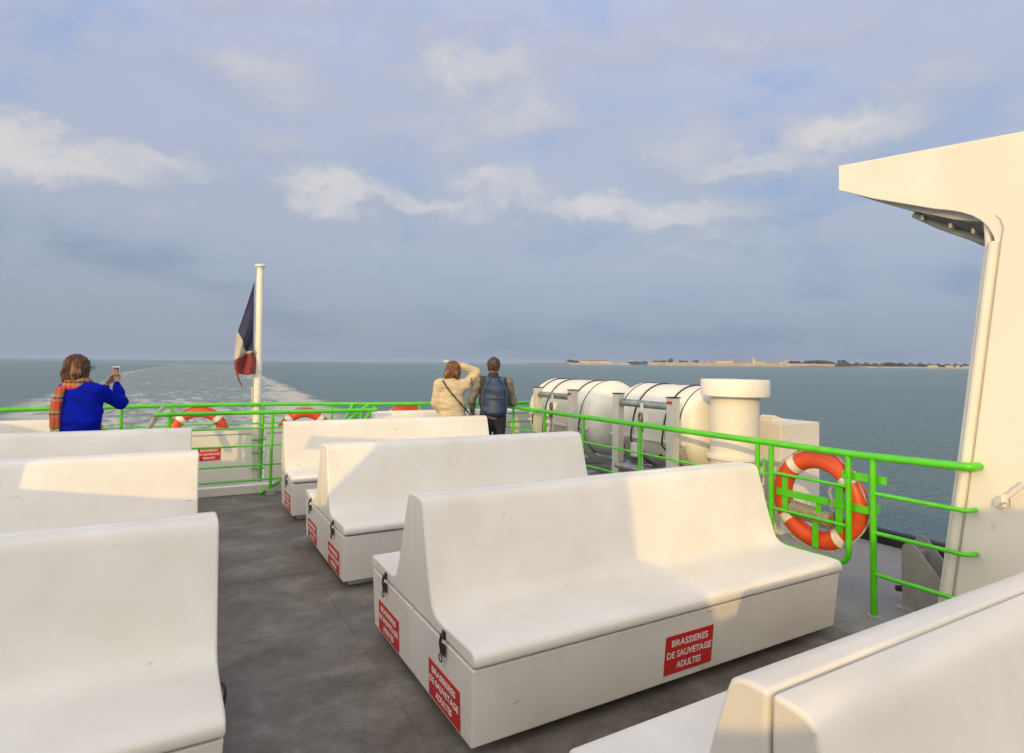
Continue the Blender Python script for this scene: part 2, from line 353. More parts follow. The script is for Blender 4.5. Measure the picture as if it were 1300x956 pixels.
def water():
    m = bpy.data.materials.new('sea_water'); N, L = nt(m); b = N['Principled BSDF']
    b.inputs['Roughness'].default_value = 0.20; b.inputs['IOR'].default_value = 1.33
    tc = N.new('ShaderNodeTexCoord'); P = tc.outputs['Object']
    def M_(op, a, b_=None, clamp=False):
        n = N.new('ShaderNodeMath'); n.operation = op; n.use_clamp = clamp
        for i, v in enumerate((a, b_)):
            if v is None: continue
            if isinstance(v, (int, float)): n.inputs[i].default_value = v
            else: L.new(v, n.inputs[i])
        return n.outputs[0]
    def noise(s, stretch=(1, 1, 1), rot=0, det=6, ro=0.6, dist=0.0):
        mp = N.new('ShaderNodeMapping'); mp.inputs['Scale'].default_value = stretch; mp.inputs['Rotation'].default_value = (0, 0, rot); L.new(P, mp.inputs['Vector'])
        n = N.new('ShaderNodeTexNoise'); n.inputs['Scale'].default_value = s; n.inputs['Detail'].default_value = det; n.inputs['Roughness'].default_value = ro; n.inputs['Distortion'].default_value = dist
        L.new(mp.outputs[0], n.inputs['Vector']); return n.outputs['Fac']
    def rg(v, a, b_, c=0.0, d=1.0):
        n = N.new('ShaderNodeMapRange'); n.interpolation_type = 'SMOOTHSTEP'; L.new(v, n.inputs['Value'])
        for k, x in (('From Min', a), ('From Max', b_), ('To Min', c), ('To Max', d)): n.inputs[k].default_value = x
        return n.outputs[0]
    sp = N.new('ShaderNodeSeparateXYZ'); L.new(P, sp.inputs[0]); x, y = sp.outputs[0], sp.outputs[1]
    # waves: chop elongated across the wind
    w1 = noise(0.30, (1, 2.4, 1), 0.3, 4, 0.6); w2 = noise(0.95, (1, 2.2, 1), 0.2, 5, 0.65, 0.3); w3 = noise(0.05, (1, 1.6, 1), 0.5, 3, 0.5)
    h = M_('ADD', M_('MULTIPLY', w1, 1.5), M_('ADD', M_('MULTIPLY', w2, 0.55), M_('MULTIPLY', w3, 1.2)))
    bp = N.new('ShaderNodeBump'); bp.inputs['Strength'].default_value = 1.0; bp.inputs['Distance'].default_value = 3.0; L.new(h, bp.inputs['Height']); L.new(bp.outputs[0], b.inputs['Normal'])
    # wake: right and left limits as curves x(y) in metres
    def curve(pts, v, lo, hi, vlo, vhi):
        fc = N.new('ShaderNodeFloatCurve'); c = fc.mapping.curves[0]
        while len(c.points) < len(pts): c.points.new(0.5, 0.5)
        for q, (a, bb) in zip(c.points, pts): q.location = ((a - lo) / (hi - lo), (bb - vlo) / (vhi - vlo))
        fc.mapping.update(); L.new(M_('DIVIDE', M_('SUBTRACT', v, lo), hi - lo), fc.inputs['Value'])
        return M_('ADD', M_('MULTIPLY', fc.outputs[0], vhi - vlo), vlo)
    RR = [(0, 6), (58, 15), (83, 20.2), (124, 24), (238, 32), (307, 37), (520, 52), (700, 66), (880, 60), (1100, 20), (1400, -60)]
    LL = [(0, -4), (62, -15), (86, -17.5), (137, -20), (175, -18), (311, -22), (500, -16), (657, -11), (800, 0), (1100, -60), (1400, -140)]
    yr = curve(RR, y, 0, 1400, -200, 120); yl = curve(LL, y, 0, 1400, -200, 120)
    wob = M_('MULTIPLY', M_('SUBTRACT', noise(0.12, det=5), 0.5), 9.0)
    dr = M_('SUBTRACT', M_('ADD', yr, wob), x); dl = M_('SUBTRACT', x, M_('ADD', yl, wob))
    ins = M_('MULTIPLY', rg(dr, -0.5, 2.5), rg(dl, -0.5, 3.5))
    edge_r = M_('MULTIPLY', rg(dr, -0.5, 1.2), rg(dr, 12.0, 2.0)); edge_l = M_('MULTIPLY', rg(dl, -0.5, 1.2), rg(dl, 7.0, 1.2))
    edge = M_('MAXIMUM', edge_r, M_('MULTIPLY', edge_l, 0.75))
    near = rg(y, 190.0, 50.0); far = rg(y, 1200.0, 260.0)
    streak = noise(0.42, (1.0, 0.42, 1), 0.1, 9, 0.72, 0.7); patch = noise(0.07, (1, 0.5, 1), 0, 4, 0.6)
    amount = M_('ADD', M_('MULTIPLY', edge, 0.19), M_('ADD', M_('MULTIPLY', near, 0.165), M_('MULTIPLY', M_('SUBTRACT', patch, 0.5), 0.35)))
    thr = M_('SUBTRACT', 0.60, amount)
    foam = M_('MULTIPLY', M_('MULTIPLY', rg(M_('SUBTRACT', streak, thr), -0.03, 0.10), ins), M_('MULTIPLY', far, 0.9))
    slick = M_('MULTIPLY', ins, M_('ADD', 0.5, M_('MULTIPLY', patch, 0.45)))
    # faint arc of an old wake to the right
    tone = noise(0.012, (1, 2.2, 1), 0.3, 4)
    mx0 = N.new('ShaderNodeMix'); mx0.data_type = 'RGBA'; mx0.inputs['A'].default_value = (0.140, 0.240, 0.265, 1); mx0.inputs['B'].default_value = (0.165, 0.275, 0.290, 1); L.new(tone, mx0.inputs['Factor'])
    mx1 = N.new('ShaderNodeMix'); mx1.data_type = 'RGBA'; L.new(slick, mx1.inputs['Factor']); L.new(mx0.outputs['Result'], mx1.inputs['A']); mx1.inputs['B'].default_value = (0.33, 0.41, 0.405, 1)
    mx = N.new('ShaderNodeMix'); mx.data_type = 'RGBA'; L.new(foam, mx.inputs['Factor']); L.new(mx1.outputs['Result'], mx.inputs['A']); mx.inputs['B'].default_value = (0.88, 0.88, 0.86, 1)
    L.new(mx.outputs['Result'], b.inputs['Base Color'])
    rr = N.new('ShaderNodeMapRange'); L.new(foam, rr.inputs['Value']); rr.inputs['To Min'].default_value = 0.22; rr.inputs['To Max'].default_value = 0.8; L.new(rr.outputs[0], b.inputs['Roughness'])
    return m
def grid_fan():
    V = [(0, 0, 0)]; Fc = []; rad = [40, 120, 400, 1200, 4000, 9000, 15000]; n = 64
    for r in rad:
        for k in range(n): a = 2 * math.pi * k / n; V.append((r * math.cos(a), r * math.sin(a), 0))
    for k in range(n): Fc.append((0, 1 + k, 1 + (k + 1) % n))
    for i in range(len(rad) - 1):
        for k in range(n):
            a, b = 1 + i * n, 1 + (i + 1) * n; Fc.append((a + k, b + k, b + (k + 1) % n, a + (k + 1) % n))
    return MB().add(V, Fc)
sea = grid_fan().build('sea', water()); sea.matrix_world = SEA_M; tag(sea, 'grey-green choppy sea with a white foaming wake', None, kind='structure')

# ------------------------------------------------------------------ deck and hull
def deck():
    mb = MB()
    mb.prism([(-3.3, -8), (6.15, -8), (6.15, 4.35), (4.75, 4.35), (4.75, 8.35), (2.25, 8.35), (-0.35, 8.35), (-3.3, 8.35)], 'Z', -0.12, 0.0)
    o = mb.build('deck', DECK); tag(o, 'grey painted steel deck with worn mottled patches', kind='structure')
    mb = MB(); mb.box((-3.3, 8.35, -0.12), (-0.35, 9.1, 0.0)); mb.box((2.25, 8.35, -0.12), (5.75, 9.1, 0.0)); mb.box((-0.35, 8.75, -0.2), (2.25, 9.3, 0.02))
    o = mb.build('aft_deck', HULLW); tag(o, 'white painted aft edge of the deck beyond the green guard rail', kind='structure')
    mb = MB()   # hull sides beneath
    mb.prism([(-3.3, -8), (4.7, -8), (4.7, 8.3), (-3.3, 8.3)], 'Z', -5.2, -0.125)
    o = mb.build('hull', HULLW); tag(o, 'white hull of the ferry below the deck', kind='structure')
    # weld seams on the deck
    mb = MB(); mb.box((1.05, 0.5, 0.0), (1.0545, 8.3, 0.003)); 
    o = mb.build('deck_seam', DECK); tag(o, kind='structure')
    mb = MB()
    for yy in (5.0,): mb.box((-3.2, yy, 0.0), (4.7, yy + 0.005, 0.0025))
    o = mb.build('deck_joint', DECK); tag(o, kind='structure')
deck()
o = MB().box((6.16, -6, -0.05), (6.26, 3.55, 0.13)).build('rubbing_strake', BLACK, bevel=0.01); tag(o, 'black rubber strake along the outer edge of the deck behind the green railing', 'rubber strake')

# ------------------------------------------------------------------ benches
PROF = [(0.004, 0.42), (0.735, 0.415), (0.742, 0.43), (0.742, 0.455), (0.733, 0.474), (0.712, 0.484), (0.66, 0.487), (0.42, 0.480), (0.345, 0.481), (0.30, 0.490), (0.265, 0.515), (0.243, 0.56), (0.20, 0.68), (0.155, 0.83), (0.118, 0.95), (0.105, 0.982), (0.085, 0.997), (0.05, 1.003), (0.004, 1.003)]
BL = 2.63
def sign_on(parent, lines, c, ux, uz, w, h):
    ux, uz, c = Vector(ux), Vector(uz), Vector(c); n = ux.cross(uz)
    s = MB().plate(c - ux * (w / 2), c + ux * (w / 2), h, 0.003, uz).build('sign', REDS, parent)
    for i, l in enumerate(lines):
        o = text_mesh([l], h * 0.26, 'lettering', SIGNW, s, (0, 0, 0), (1, 0, 0), (0, 0, 1)); me = o.data
        co = np.zeros(len(me.vertices) * 3); me.vertices.foreach_get('co', co); co = co.reshape(-1, 3)
        want = w * 0.93 * (1.0 if len(l) > 10 else 0.82 if len(l) > 8 else 0.55); k = want / (co[:, 0].max() - co[:, 0].min())
        q = co[:, [0]] * k * np.array(ux) + co[:, [2]] * np.array(uz) * (0.175 * h / max(1e-6, co[:, 2].max() - co[:, 2].min())) + co[:, [1]] * np.array(-n)
        me.vertices.foreach_set('co', (q + np.array(c + n * 0.0024 + uz * (h * 0.295 * (1 - i)))).ravel()); me.update()
    return s
def latch_on(parent, c, s):
    """toggle latch on an end face; s = outward X direction"""
    x, y, z = c; mb = MB()
    mb.box((min(x, x + s * 0.006), y - 0.018, z - 0.062), (max(x, x + s * 0.006), y + 0.018, z - 0.012))
    mb.box((min(x, x + s * 0.006), y - 0.016, z + 0.012), (max(x, x + s * 0.006), y + 0.016, z + 0.05))
    mb.tube([(x + s * 0.012, y - 0.008, z - 0.05), (x + s * 0.02, y - 0.008, z - 0.0), (x + s * 0.014, y - 0.008, z + 0.035)], 0.0045, 6)
    mb.tube([(x + s * 0.012, y + 0.008, z - 0.05), (x + s * 0.02, y + 0.008, z - 0.0), (x + s * 0.014, y + 0.008, z + 0.035)], 0.0045, 6)
    mb.tube([(x + s * 0.014, y - 0.012, z + 0.033), (x + s * 0.014, y + 0.012, z + 0.033)], 0.006, 6)
    ring = [(x + s * 0.012, y + 0.018 * math.cos(a) + 0.012, z - 0.075 + 0.018 * math.sin(a)) for a in np.linspace(0, 2 * math.pi, 12, endpoint=False)]
    mb.tube(ring, 0.0035, 6, closed=True)
    return mb.build('latch', DKSTEEL, parent)
TXT = ['BRASSIERES', 'DE SAUVETAGE', 'ADULTES']
def make_bench(double=True, front_sign=True):
    e = bpy.data.objects.new('bench', None); COL.objects.link(e)
    for s in ((-1, 1) if double else (-1,)):
        mb = MB(); mb.prism([(s * y, z) for y, z in PROF], 'X', 0.0, BL); mb.build('seat_shell', WHITE, e, bevel=0.014, seg=3, smooth=50)
        # tapered locker base, lifted between its feet
        ya, yb = s * 0.005, s * 0.725; V = []
        mb = MB()
        for (x0, x1, y1, z) in ((0.018, BL - 0.018, 0.690, 0.06), (0.004, BL - 0.004, 0.722, 0.405)):
            V += [(x0, ya, z), (x1, ya, z), (x1, s * y1, z), (x0, s * y1, z)]
        mb.add(V, [(0, 1, 2, 3), (4, 5, 6, 7), (0, 1, 5, 4), (1, 2, 6, 5), (2, 3, 7, 6), (3, 0, 4, 7)]); mb.build('locker_base', WHITE, e, bevel=0.010, seg=3)
        for fx in (0.06, BL - 0.34):
            f = MB(); f.prism([(fx, 0.0605), (fx + 0.03, 0.0), (fx + 0.25, 0.0), (fx + 0.28, 0.0605)], 'Y', s * 0.08, s * 0.60); f.build('foot', WHITE, e, bevel=0.008)
        pl = MB().box((0.10, min(s * 0.05, s * 0.5), 0.004), (BL - 0.10, max(s * 0.05, s * 0.5), 0.0585)); pl.build('plinth', BLACK, e)
        for (x, sx) in ((0.0, -1), (BL, 1)):
            xx = x - sx * 0.0115 if True else x
            latch_on(e, (x + sx * 0.002, s * 0.43, 0.412), sx)
            sign_on(e, TXT, (x - sx * (0.0138 - .002), s * 0.405, 0.165), (0, sx, 0), (sx * .0406, 0, .9992), 0.36, 0.175)
        if front_sign and s == -1:
            sign_on(e, TXT, (1.295, -0.7055, 0.205), (1, 0, 0), (0, -.0925, .9957), 0.35, 0.205)
    return e
double = make_bench(True); single = make_bench(False, False)
G = 'white fibreglass life-jacket benches in rows across the deck'
def put(src, used, x, y, label):
    o = src if not used else copy_tree(src)
    o.location = (x, y, 0); tag(o, label, 'bench', G); return o
XR, XL = 1.145, 0.205 - BL
b1 = put(double, False, XR, 3.0, 'white double-sided bench nearest the camera, its red sign with white words facing forward')
put(double, True, XR, 5.17, 'second white double-sided bench of the right row, between the nearest bench and the sunlit one')
put(double, True, XR, 0.85, 'white bench in the bottom right corner, only its seat edge and backrest top showing')
put(single, False, XR, 7.31, 'sunlit white single-sided bench in front of the couple, a shadow on its backrest')
put(double, True, XL, 3.0, 'white bench filling the bottom left corner, all in shade')
put(double, True, XL, 5.15, 'white bench on the left with a slanting band of sunlight across its backrest')
put(single, True, XL, 6.95, 'shaded white bench on the left just in front of the woman in blue')
o = put(single, True, 2.52, 8.42, 'sunlit white bench against the aft railing, behind the couple')
for c in list(o.children):   # shorter one: its red signs are not visible
    if c.name.startswith('sign'):
        for k in list(c.children): bpy.data.objects.remove(k)
        bpy.data.objects.remove(c)
o.scale = (0.78, 1, 1)
o = put(single, True, XL - 1.0, 8.33, 'shaded white bench at the far left stern, behind the woman in blue')

# ------------------------------------------------------------------ railings
def rail_side():
    e = empty('railing', (0, 0, 0), 'green railing down the right side, from the white pillar to the couple', 'railing', 'green railings of the ferry deck')
    X = 4.30; zt = 1.10; y0 = 1.765
    def t(name, pts, r, **k): return MB().tube(pts, r, 12).build(name, GREEN, e)
    t('top_rail', bend([(4.402, y0, zt + .02), (X, y0, zt + .02), (X, 2.45, zt), (X, 7.62, zt - .005), (X, 8.22, zt - .005), (5.7, 8.22, zt - .005)], 0.05), 0.027)
    for z in (0.847, 0.576, 0.29):
        t('lower_rail', bend([(4.402, y0 + .02, z), (X, y0 + .02, z), (X, 2.356, z)], 0.04), 0.015)
    t('post', [(X, 2.356, 0.0), (X, 2.356, 1.09)], 0.022)
    MB().lathe([(0.045, 0), (0.045, 0.006), (0.026, 0.010)], (X, 2.356, 0.0), 20).build('foot_weld', GREYP, e)
    for y, r in ((3.30, .020), (4.74, .020), (5.73, .020), (6.58, .020), (7.4, .016), (8.18, .02)): t('post', [(X, y, 0.0), (X, y, 1.085)], r)
    for z in (0.80, 0.53, 0.26):
        t('lower_rail', bend([(X, 3.30, z), (X, 7.62, z), (X, 8.20, z), (5.7, 8.20, z)], 0.04), 0.012)
    t('post', [(5.6, 8.21, -0.1), (5.6, 8.21, 1.085)], 0.02)
    # the loop that carries the lifebuoy
    t('post', bend([(X, 3.17, 1.09), (X, 3.17, 0.30), (X, 2.53, 0.30), (X, 2.53, 1.09)], 0.10), 0.021)
    for z in (0.86, 0.575): t('lower_rail', [(X, 2.53, z), (X, 3.17, z)], 0.0125)
    def fl(name, p0, p1, w, wd, th=0.008): return MB().plate(p0, p1, w, th, wd).build(name, GREEN, e, bevel=0.002)
    fl('bracket_bar', (X + .033, 2.28, 0.94), (X + .033, 2.60, 0.94), 0.055, (0, 0, 1))
    fl('bracket_bar', (X + .04, 2.40, 0.71), (X + .04, 3.15, 0.71), 0.055, (0, 0, 1))
    fl('bracket_bar', (X + .05, 3.08, 0.56), (X + .05, 3.08, 0.86), 0.05, (0, 1, 0))
    fl('bracket_bar', (X + .05, 2.63, 0.50), (X + .05, 2.63, 0.86), 0.055, (0, 1, 0))
    fl('bracket_bar', (X + .05, 2.82, 0.34), (X + .05, 2.82, 0.56), 0.05, (0, 1, 0))
    fl('bracket_bar', (X + .06, 2.80, 0.60), (X + .06, 2.80, 0.71), 0.045, (0, 1, 0))
    MB().plate((X + .04, 2.395, 0.71), (X + .16, 2.395, 0.71), 0.055, 0.008, (0, 0, 1)).build('bracket_bar', GREEN, e, bevel=0.002)
    # gate hinges between the paired posts
    for z in (0.95, 0.84, 0.60, 0.48):
        t('hinge', [(X, 3.17, z), (X, 3.30, z)], 0.008)
    t('hinge', [(X, 3.235, 0.82), (X, 3.235, 0.96)], 0.010); t('hinge', [(X, 3.235, 0.46), (X, 3.235, 0.62)], 0.010)
    MB().tube([(4.29, 2.53, .94), (4.262, 2.53, .94)], 0.012, 8).build('bolt', GREEN, e)
    return e
rail_side()
def rail_aft():
    e = empty('railing', (0, 0, 0), 'green railing across the stern, behind the flagpole and the lifebuoys', 'railing', 'green railings of the ferry deck')
    path = [(-3.2, 8.45), (-1.0, 8.80), (0.5, 9.0), (1.7, 8.90), (2.6, 8.62), (3.6, 8.48), (4.26, 8.40)]
    def sm(z): return [(x, y, z) for x, y in path]
    MB().tube(bend(sm(1.09), 0.5), 0.026, 12).build('top_rail', GREEN, e)
    for z in (0.83, 0.60, 0.42, 0.2): MB().tube(bend(sm(z), 0.5), 0.011, 8).build('lower_rail', GREEN, e)
    for x, y in ((-3.1, 8.465), (-1.9, 8.66), (-0.52, 8.865), (0.02, 8.93), (1.135, 8.945), (2.05, 8.79), (2.35, 8.70), (3.3, 8.52), (4.2, 8.41)): MB().tube([(x, y, 0.0), (x, y, 1.08)], 0.018, 10).build('post', GREEN, e)
    for p0, p1 in (((2.1, 8.45, 0.80), (2.33, 8.70, 1.09)), ((2.55, 8.3, 0.75), (2.62, 8.6, 1.05))): MB().tube([p0, p1], 0.022, 10).build('brace', GREEN, e)
rail_aft()
def rail_guard():
    e = empty('railing', (0, 0, 0), 'green guard railing round the stairwell, in front of the flagpole', 'railing', 'green railings of the ferry deck')
    Y = 8.1
    MB().tube(bend([(-0.15, Y, 1.045), (2.50, Y, 1.045)], 0.05), 0.026, 12).build('top_rail', GREEN, e)
    for z in (0.85, 0.63, 0.385, 0.20): MB().tube([(-0.05, Y, z), (2.3, Y, z)], 0.012, 8).build('lower_rail', GREEN, e)
    for x in (0.0, 1.145, 2.28): MB().tube([(x, Y, 0.06), (x, Y, 1.03)], 0.018, 10).build('post', GREEN, e)
    MB().box((1.09, Y - .05, 0.0), (1.20, Y + .05, 0.075)).build('post_foot', GREYP, e, bevel=0.006)
    MB().tube([(1.02, Y + .02, 0.02), (1.95, Y + .3, 0.48)], 0.02, 10).build('brace', GREEN, e)
    MB().tube([(1.9, Y + .1, 0.72), (2.45, Y + .25, 1.10)], 0.022, 10).build('brace', GREEN, e)
    MB().tube([(2.25, Y + .1, 0.72), (2.42, Y, 1.04)], 0.022, 10).build('brace', GREEN, e)
rail_guard()
e = empty('handrail', (0, 0, 0), 'grey metal stair handrail slanting up to the green railing beside the woman in blue', 'handrail')
MB().tube([onY(180, 556, 8.0), onY(197, 531, 8.2)], 0.032, 10).build('lower_tube', GREYP, e)
MB().tube([onY(197, 529, 8.15), onY(206, 519, 8.6)], 0.03, 10).build('upper_tube', GREYP, e)
# stair coaming and lockers behind the guard
o = MB().box((-0.40, 8.25, 0.0), (2.30, 8.37, 0.11)).build('stairwell_coaming', HULLW, bevel=0.008); tag(o, 'low white steel coaming around the stairwell opening behind the green guard', 'coaming')
def locker(x0, x1, label, sign=None):
    e = empty('locker', ((x0 + x1) / 2, 8.78, 0), label, 'locker', 'white lockers at the stern'); w = (x1 - x0) / 2
    MB().box((-w, -0.02, 0.06), (w, 0.12, 0.70)).build('body', WHITE, e, bevel=0.008)
    MB().box((-w - .008, -0.03, 0.705), (w + .008, 0.13, 0.775)).build('lid', WHITE, e, bevel=0.01)
    MB().box((-w + .04, -0.0235, 0.10), (w - .04, -0.0215, 0.66)).build('front_panel', HULLW, e)
    if sign is not None:
        sign_on(e, ['BRASSIERES', 'DE SAUVETAGE', 'ENFANTS'], (sign - (x0 + x1) / 2, -0.0275, 0.46), (1, 0, 0), (0, 0, 1), 0.27, 0.165)
locker(-0.30, 0.985, 'long white locker with a red child life-jacket sign, left of the flagpole foot', 0.47)
locker(1.17, 2.2, 'white locker just right of the flagpole foot, mostly hidden by the benches')

e = empty('corner_locker', (5.05, 8.52, 0), 'white locker in the aft right corner, beyond the railing just right of the man', 'locker', 'white lockers at the stern')
MB().box((-.36, 0, 0.05), (.36, .42, 0.90)).build('body', WHITE, e, bevel=.012); MB().box((-.37, -.012, 0.904), (.37, .43, 0.955)).build('lid', WHITE, e, bevel=.012)
# ------------------------------------------------------------------ lifebuoys
def torus_part(Rm, rm, a0, a1, n, seg=20):
    closed = abs(a1 - a0 - 2 * math.pi) < 1e-6
    pts = [(0, Rm * math.cos(a), Rm * math.sin(a)) for a in np.linspace(a0, a1, n, endpoint=not closed)]
    return MB().tube(pts, rm, seg, closed=closed)
def lifebuoy(loc, rot, label, group='orange lifebuoys on the railings'):
    e = empty('lifebuoy', loc, label, 'lifebuoy', group); e.rotation_euler = rot
    torus_part(0.300, 0.070, 0, 2 * math.pi, 72).build('ring', ORANGE, e, smooth=80)
    for k in range(4):
        a = math.pi / 4 + k * math.pi / 2; torus_part(0.300, 0.0735, a - 0.105, a + 0.105, 8).build('reflective_band', TAPE, e, smooth=80)
    pts = []
    for k in range(4):
        a = math.pi / 4 + k * math.pi / 2
        for t in np.linspace(0, 1, 10, endpoint=False):
            sag = 4 * t * (1 - t) * 0.018; pts.append((-0.02 - 0.02 * math.sin(t * 9), (0.366 + sag) * math.cos(a + t * math.pi / 2), (0.366 + sag) * math.sin(a + t * math.pi / 2)))
    MB().tube(pts, 0.006, 6, closed=True).build('grab_line', ROPE, e, smooth=80)
    return e
lb = lifebuoy((4.43, 2.845, 0.694), (R(8), 0, R(0)), 'orange lifebuoy with white bands hanging in the green side railing near the white pillar')
lb.scale = (1.03, 1.03, 1.03)
for p, rz, l in (((0.345, 8.98, 0.70), 92, 'faded orange lifebuoy on the aft railing, nearest left of the flagpole'), ((1.70, 8.95, 0.66), 88, 'orange lifebuoy on the aft railing, just right of the flagpole'),
               ((3.13, 8.66, 0.71), 85, 'orange lifebuoy poking up behind the aft bench, left of the couple'), ((-1.02, 8.86, 0.665), 95, 'orange lifebuoy hidden mostly behind the woman in blue')):
    lifebuoy(p, (0, 0, R(rz)), l)
# rescue line coil inside the near buoy
e = empty('line_coil', (4.40, 2.88, 0.585), 'grey coiled rescue line resting inside the near lifebuoy', 'rope coil')
pts = []
for k in range(0, 24 * 12):
    t = k / 12; a = t * 2 * math.pi; pts.append((0.058 * math.cos(a), 0.165 - t * 0.0138, 0.058 * math.sin(a) - 0.0012 * t))
MB().tube(pts, 0.0078, 6).build('coil', GREYROPE, e, smooth=80)
MB().tube([(0, -0.165, -.015), (0, 0.17, 0.0)], 0.052, 12).build('core', GREYROPE, e)
ring = [(-.02 + .0 * a, 0.165 + 0.035 * math.cos(a), 0.03 + 0.035 * math.sin(a)) for a in np.linspace(0, 2 * math.pi, 16, endpoint=False)]
MB().tube(ring, 0.010, 6, closed=True).build('loop', GREYROPE, e, smooth=80)
e = MB().tube([(4.27, 2.64, 0.845), (4.262, 2.65, 0.80), (4.266, 2.632, 0.74), (4.262, 2.64, 0.70), (4.27, 2.63, 0.665)], [.009, .014, .010, .013, .006], 8).build('rope_end', GREYROPE); tag(e, 'short frayed grey rope hanging from the small rail in front of the near lifebuoy', 'rope')
e = MB().tube([(4.275, 3.225, 0.80), (4.26, 3.235, 0.70), (4.24, 3.22, 0.60), (4.26, 3.20, 0.50), (4.25, 3.23, 0.40), (4.28, 3.2, 0.36)], 0.007, 6).build('gate_lashing', ROPE, smooth=80); tag(e, 'thin pale cord lashed between the paired green posts left of the near lifebuoy', 'cord')

# ------------------------------------------------------------------ vent, box
e = empty('mushroom_vent', (5.0, 4.11, 0), 'white round ventilation mushroom with a wide flat cap behind the green railing', 'ventilator')
MB().lathe([(0.236, 0.0), (0.236, 1.435)], (0, 0, 0), 48).build('trunk', HULLW, e)
MB().lathe([(0.28, 0.0), (0.28, 0.03), (0.238, 0.04)], (0, 0, 0.80), 48).build('collar', HULLW, e)
MB().lathe([(0.25, 1.432), (0.328, 1.425), (0.335, 1.432), (0.335, 1.585), (0.328, 1.595), (0.0, 1.602)], (0, 0, 0), 48).build('cap', HULLW, e)
e = empty('deck_box', (5.5, 3.94, 0), 'tall white rectangular box between the round ventilator and the near lifebuoy', 'box')
MB().box((0, -.0, 0), (0.66, 0.50, 1.14)).build('body', HULLW, e, bevel=0.008)
MB().prism([(0.06, 1.1405), (0.06, 1.20), (0.10, 1.215), (0.28, 1.165), (0.30, 1.1405)], 'Y', 0.14, 0.30).build('lid_catch', HULLW, e, bevel=0.006)

# ------------------------------------------------------------------ life rafts
CAN = mat('raft_canister_shell', (0.76, 0.74, 0.68), 0.42, var=0.05, scale=3, bump=0.10, bscale=8, spots=0.25)
def raft(y0, y1, label):
    yc = (y0 + y1) / 2; L = y1 - y0; e = empty('life_raft', (5.28, yc, 1.0), label, 'life raft', 'white life-raft canisters on cradles beyond the railing')
    r = 0.50; h = L / 2; prof = []
    for a in np.linspace(0.02, 1, 9): prof.append((r * math.sin(a * math.pi / 2) * 0.985, -h + 0.20 * (1 - math.cos(a * math.pi / 2))))
    prof += [(r * 1.0, -h + 0.23), (r * 1.02, -h + 0.24), (r * 1.02, -h + 0.30), (r, -h + 0.31), (r, -0.02), (r * 1.015, -0.015), (r * 1.015, 0.015), (r, 0.02)]
    q = [(a, -b) for a, b in prof[:-4]][::-1]
    MB().lathe(prof[:13] + q, (0, 0, 0), 48, 'Y').build('canister', CAN, e, smooth=30)
    MB().add([(0.0, -h + .22, 0), (0, h - .22, 0)], [])
    for s in (-1, 1):   # horizontal flange where the two halves meet
        MB().box((s * r * 0.985 if s > 0 else -r * 1.045, -h + 0.16, -0.135), (r * 1.045 if s > 0 else -r * 0.985, h - 0.16, -0.105)).build('flange', CAN, e, bevel=0.006)
    for yy in (-h * 0.66, -h * 0.38, h * 0.28, h * 0.62):
        A_ = list(np.linspace(R(-152), R(168), 40)); pts = [(r * 1.012 * math.cos(a), yy, r * 1.012 * math.sin(a)) for a in A_] + [(-r * 1.06, yy, -.075), (-r * 1.065, yy, -.12), (-r * 1.06, yy, -.165)]
        MB().tube(pts, 0.010, 6, closed=True).build('lashing_band', STRAP, e, smooth=80)
    for yy in (-h * .52, -h * .18, h * .02 + .08, h * .45):
        MB().lathe([(r * .99, -.022), (r * 1.008, -.012), (r * 1.008, .012), (r * .99, .022)], (0, yy, 0), 48, 'Y').build('rib', CAN, e, smooth=30)
    # launching instructions label and hatch on the visible side
    for (yy, zz, w, hh, m) in ((0.05, 0.12, 0.16, 0.10, SIGNW), (-0.30, -0.28, 0.20, 0.14, SIGNW)):
        a = math.asin(zz / r); c = Vector((-math.cos(a) * (r + .004), yy, zz)); MB().plate(c - Vector((0, w / 2, 0)), c + Vector((0, w / 2, 0)), hh, 0.004, (math.sin(a), 0, math.cos(a))).build('notice', m, e)
    MB().lathe([(0.0001, -0.004), (0.022, -0.004), (0.022, 0.01)], (-r * .82, -0.15, -r * 0.60), 12, 'X').build('drain_plug', BLACK, e)
    MB().box((-r * .98 - .05, .12, -.36), (-r * .98 + .06, .24, -.18)).build('pouch', SIGNW, e, bevel=.03)
    return e
raft(6.12, 7.95, 'white life-raft canister farther away, nearer the couple')
raft(4.40, 5.95, 'white life-raft canister nearer the camera, partly behind the round ventilator')
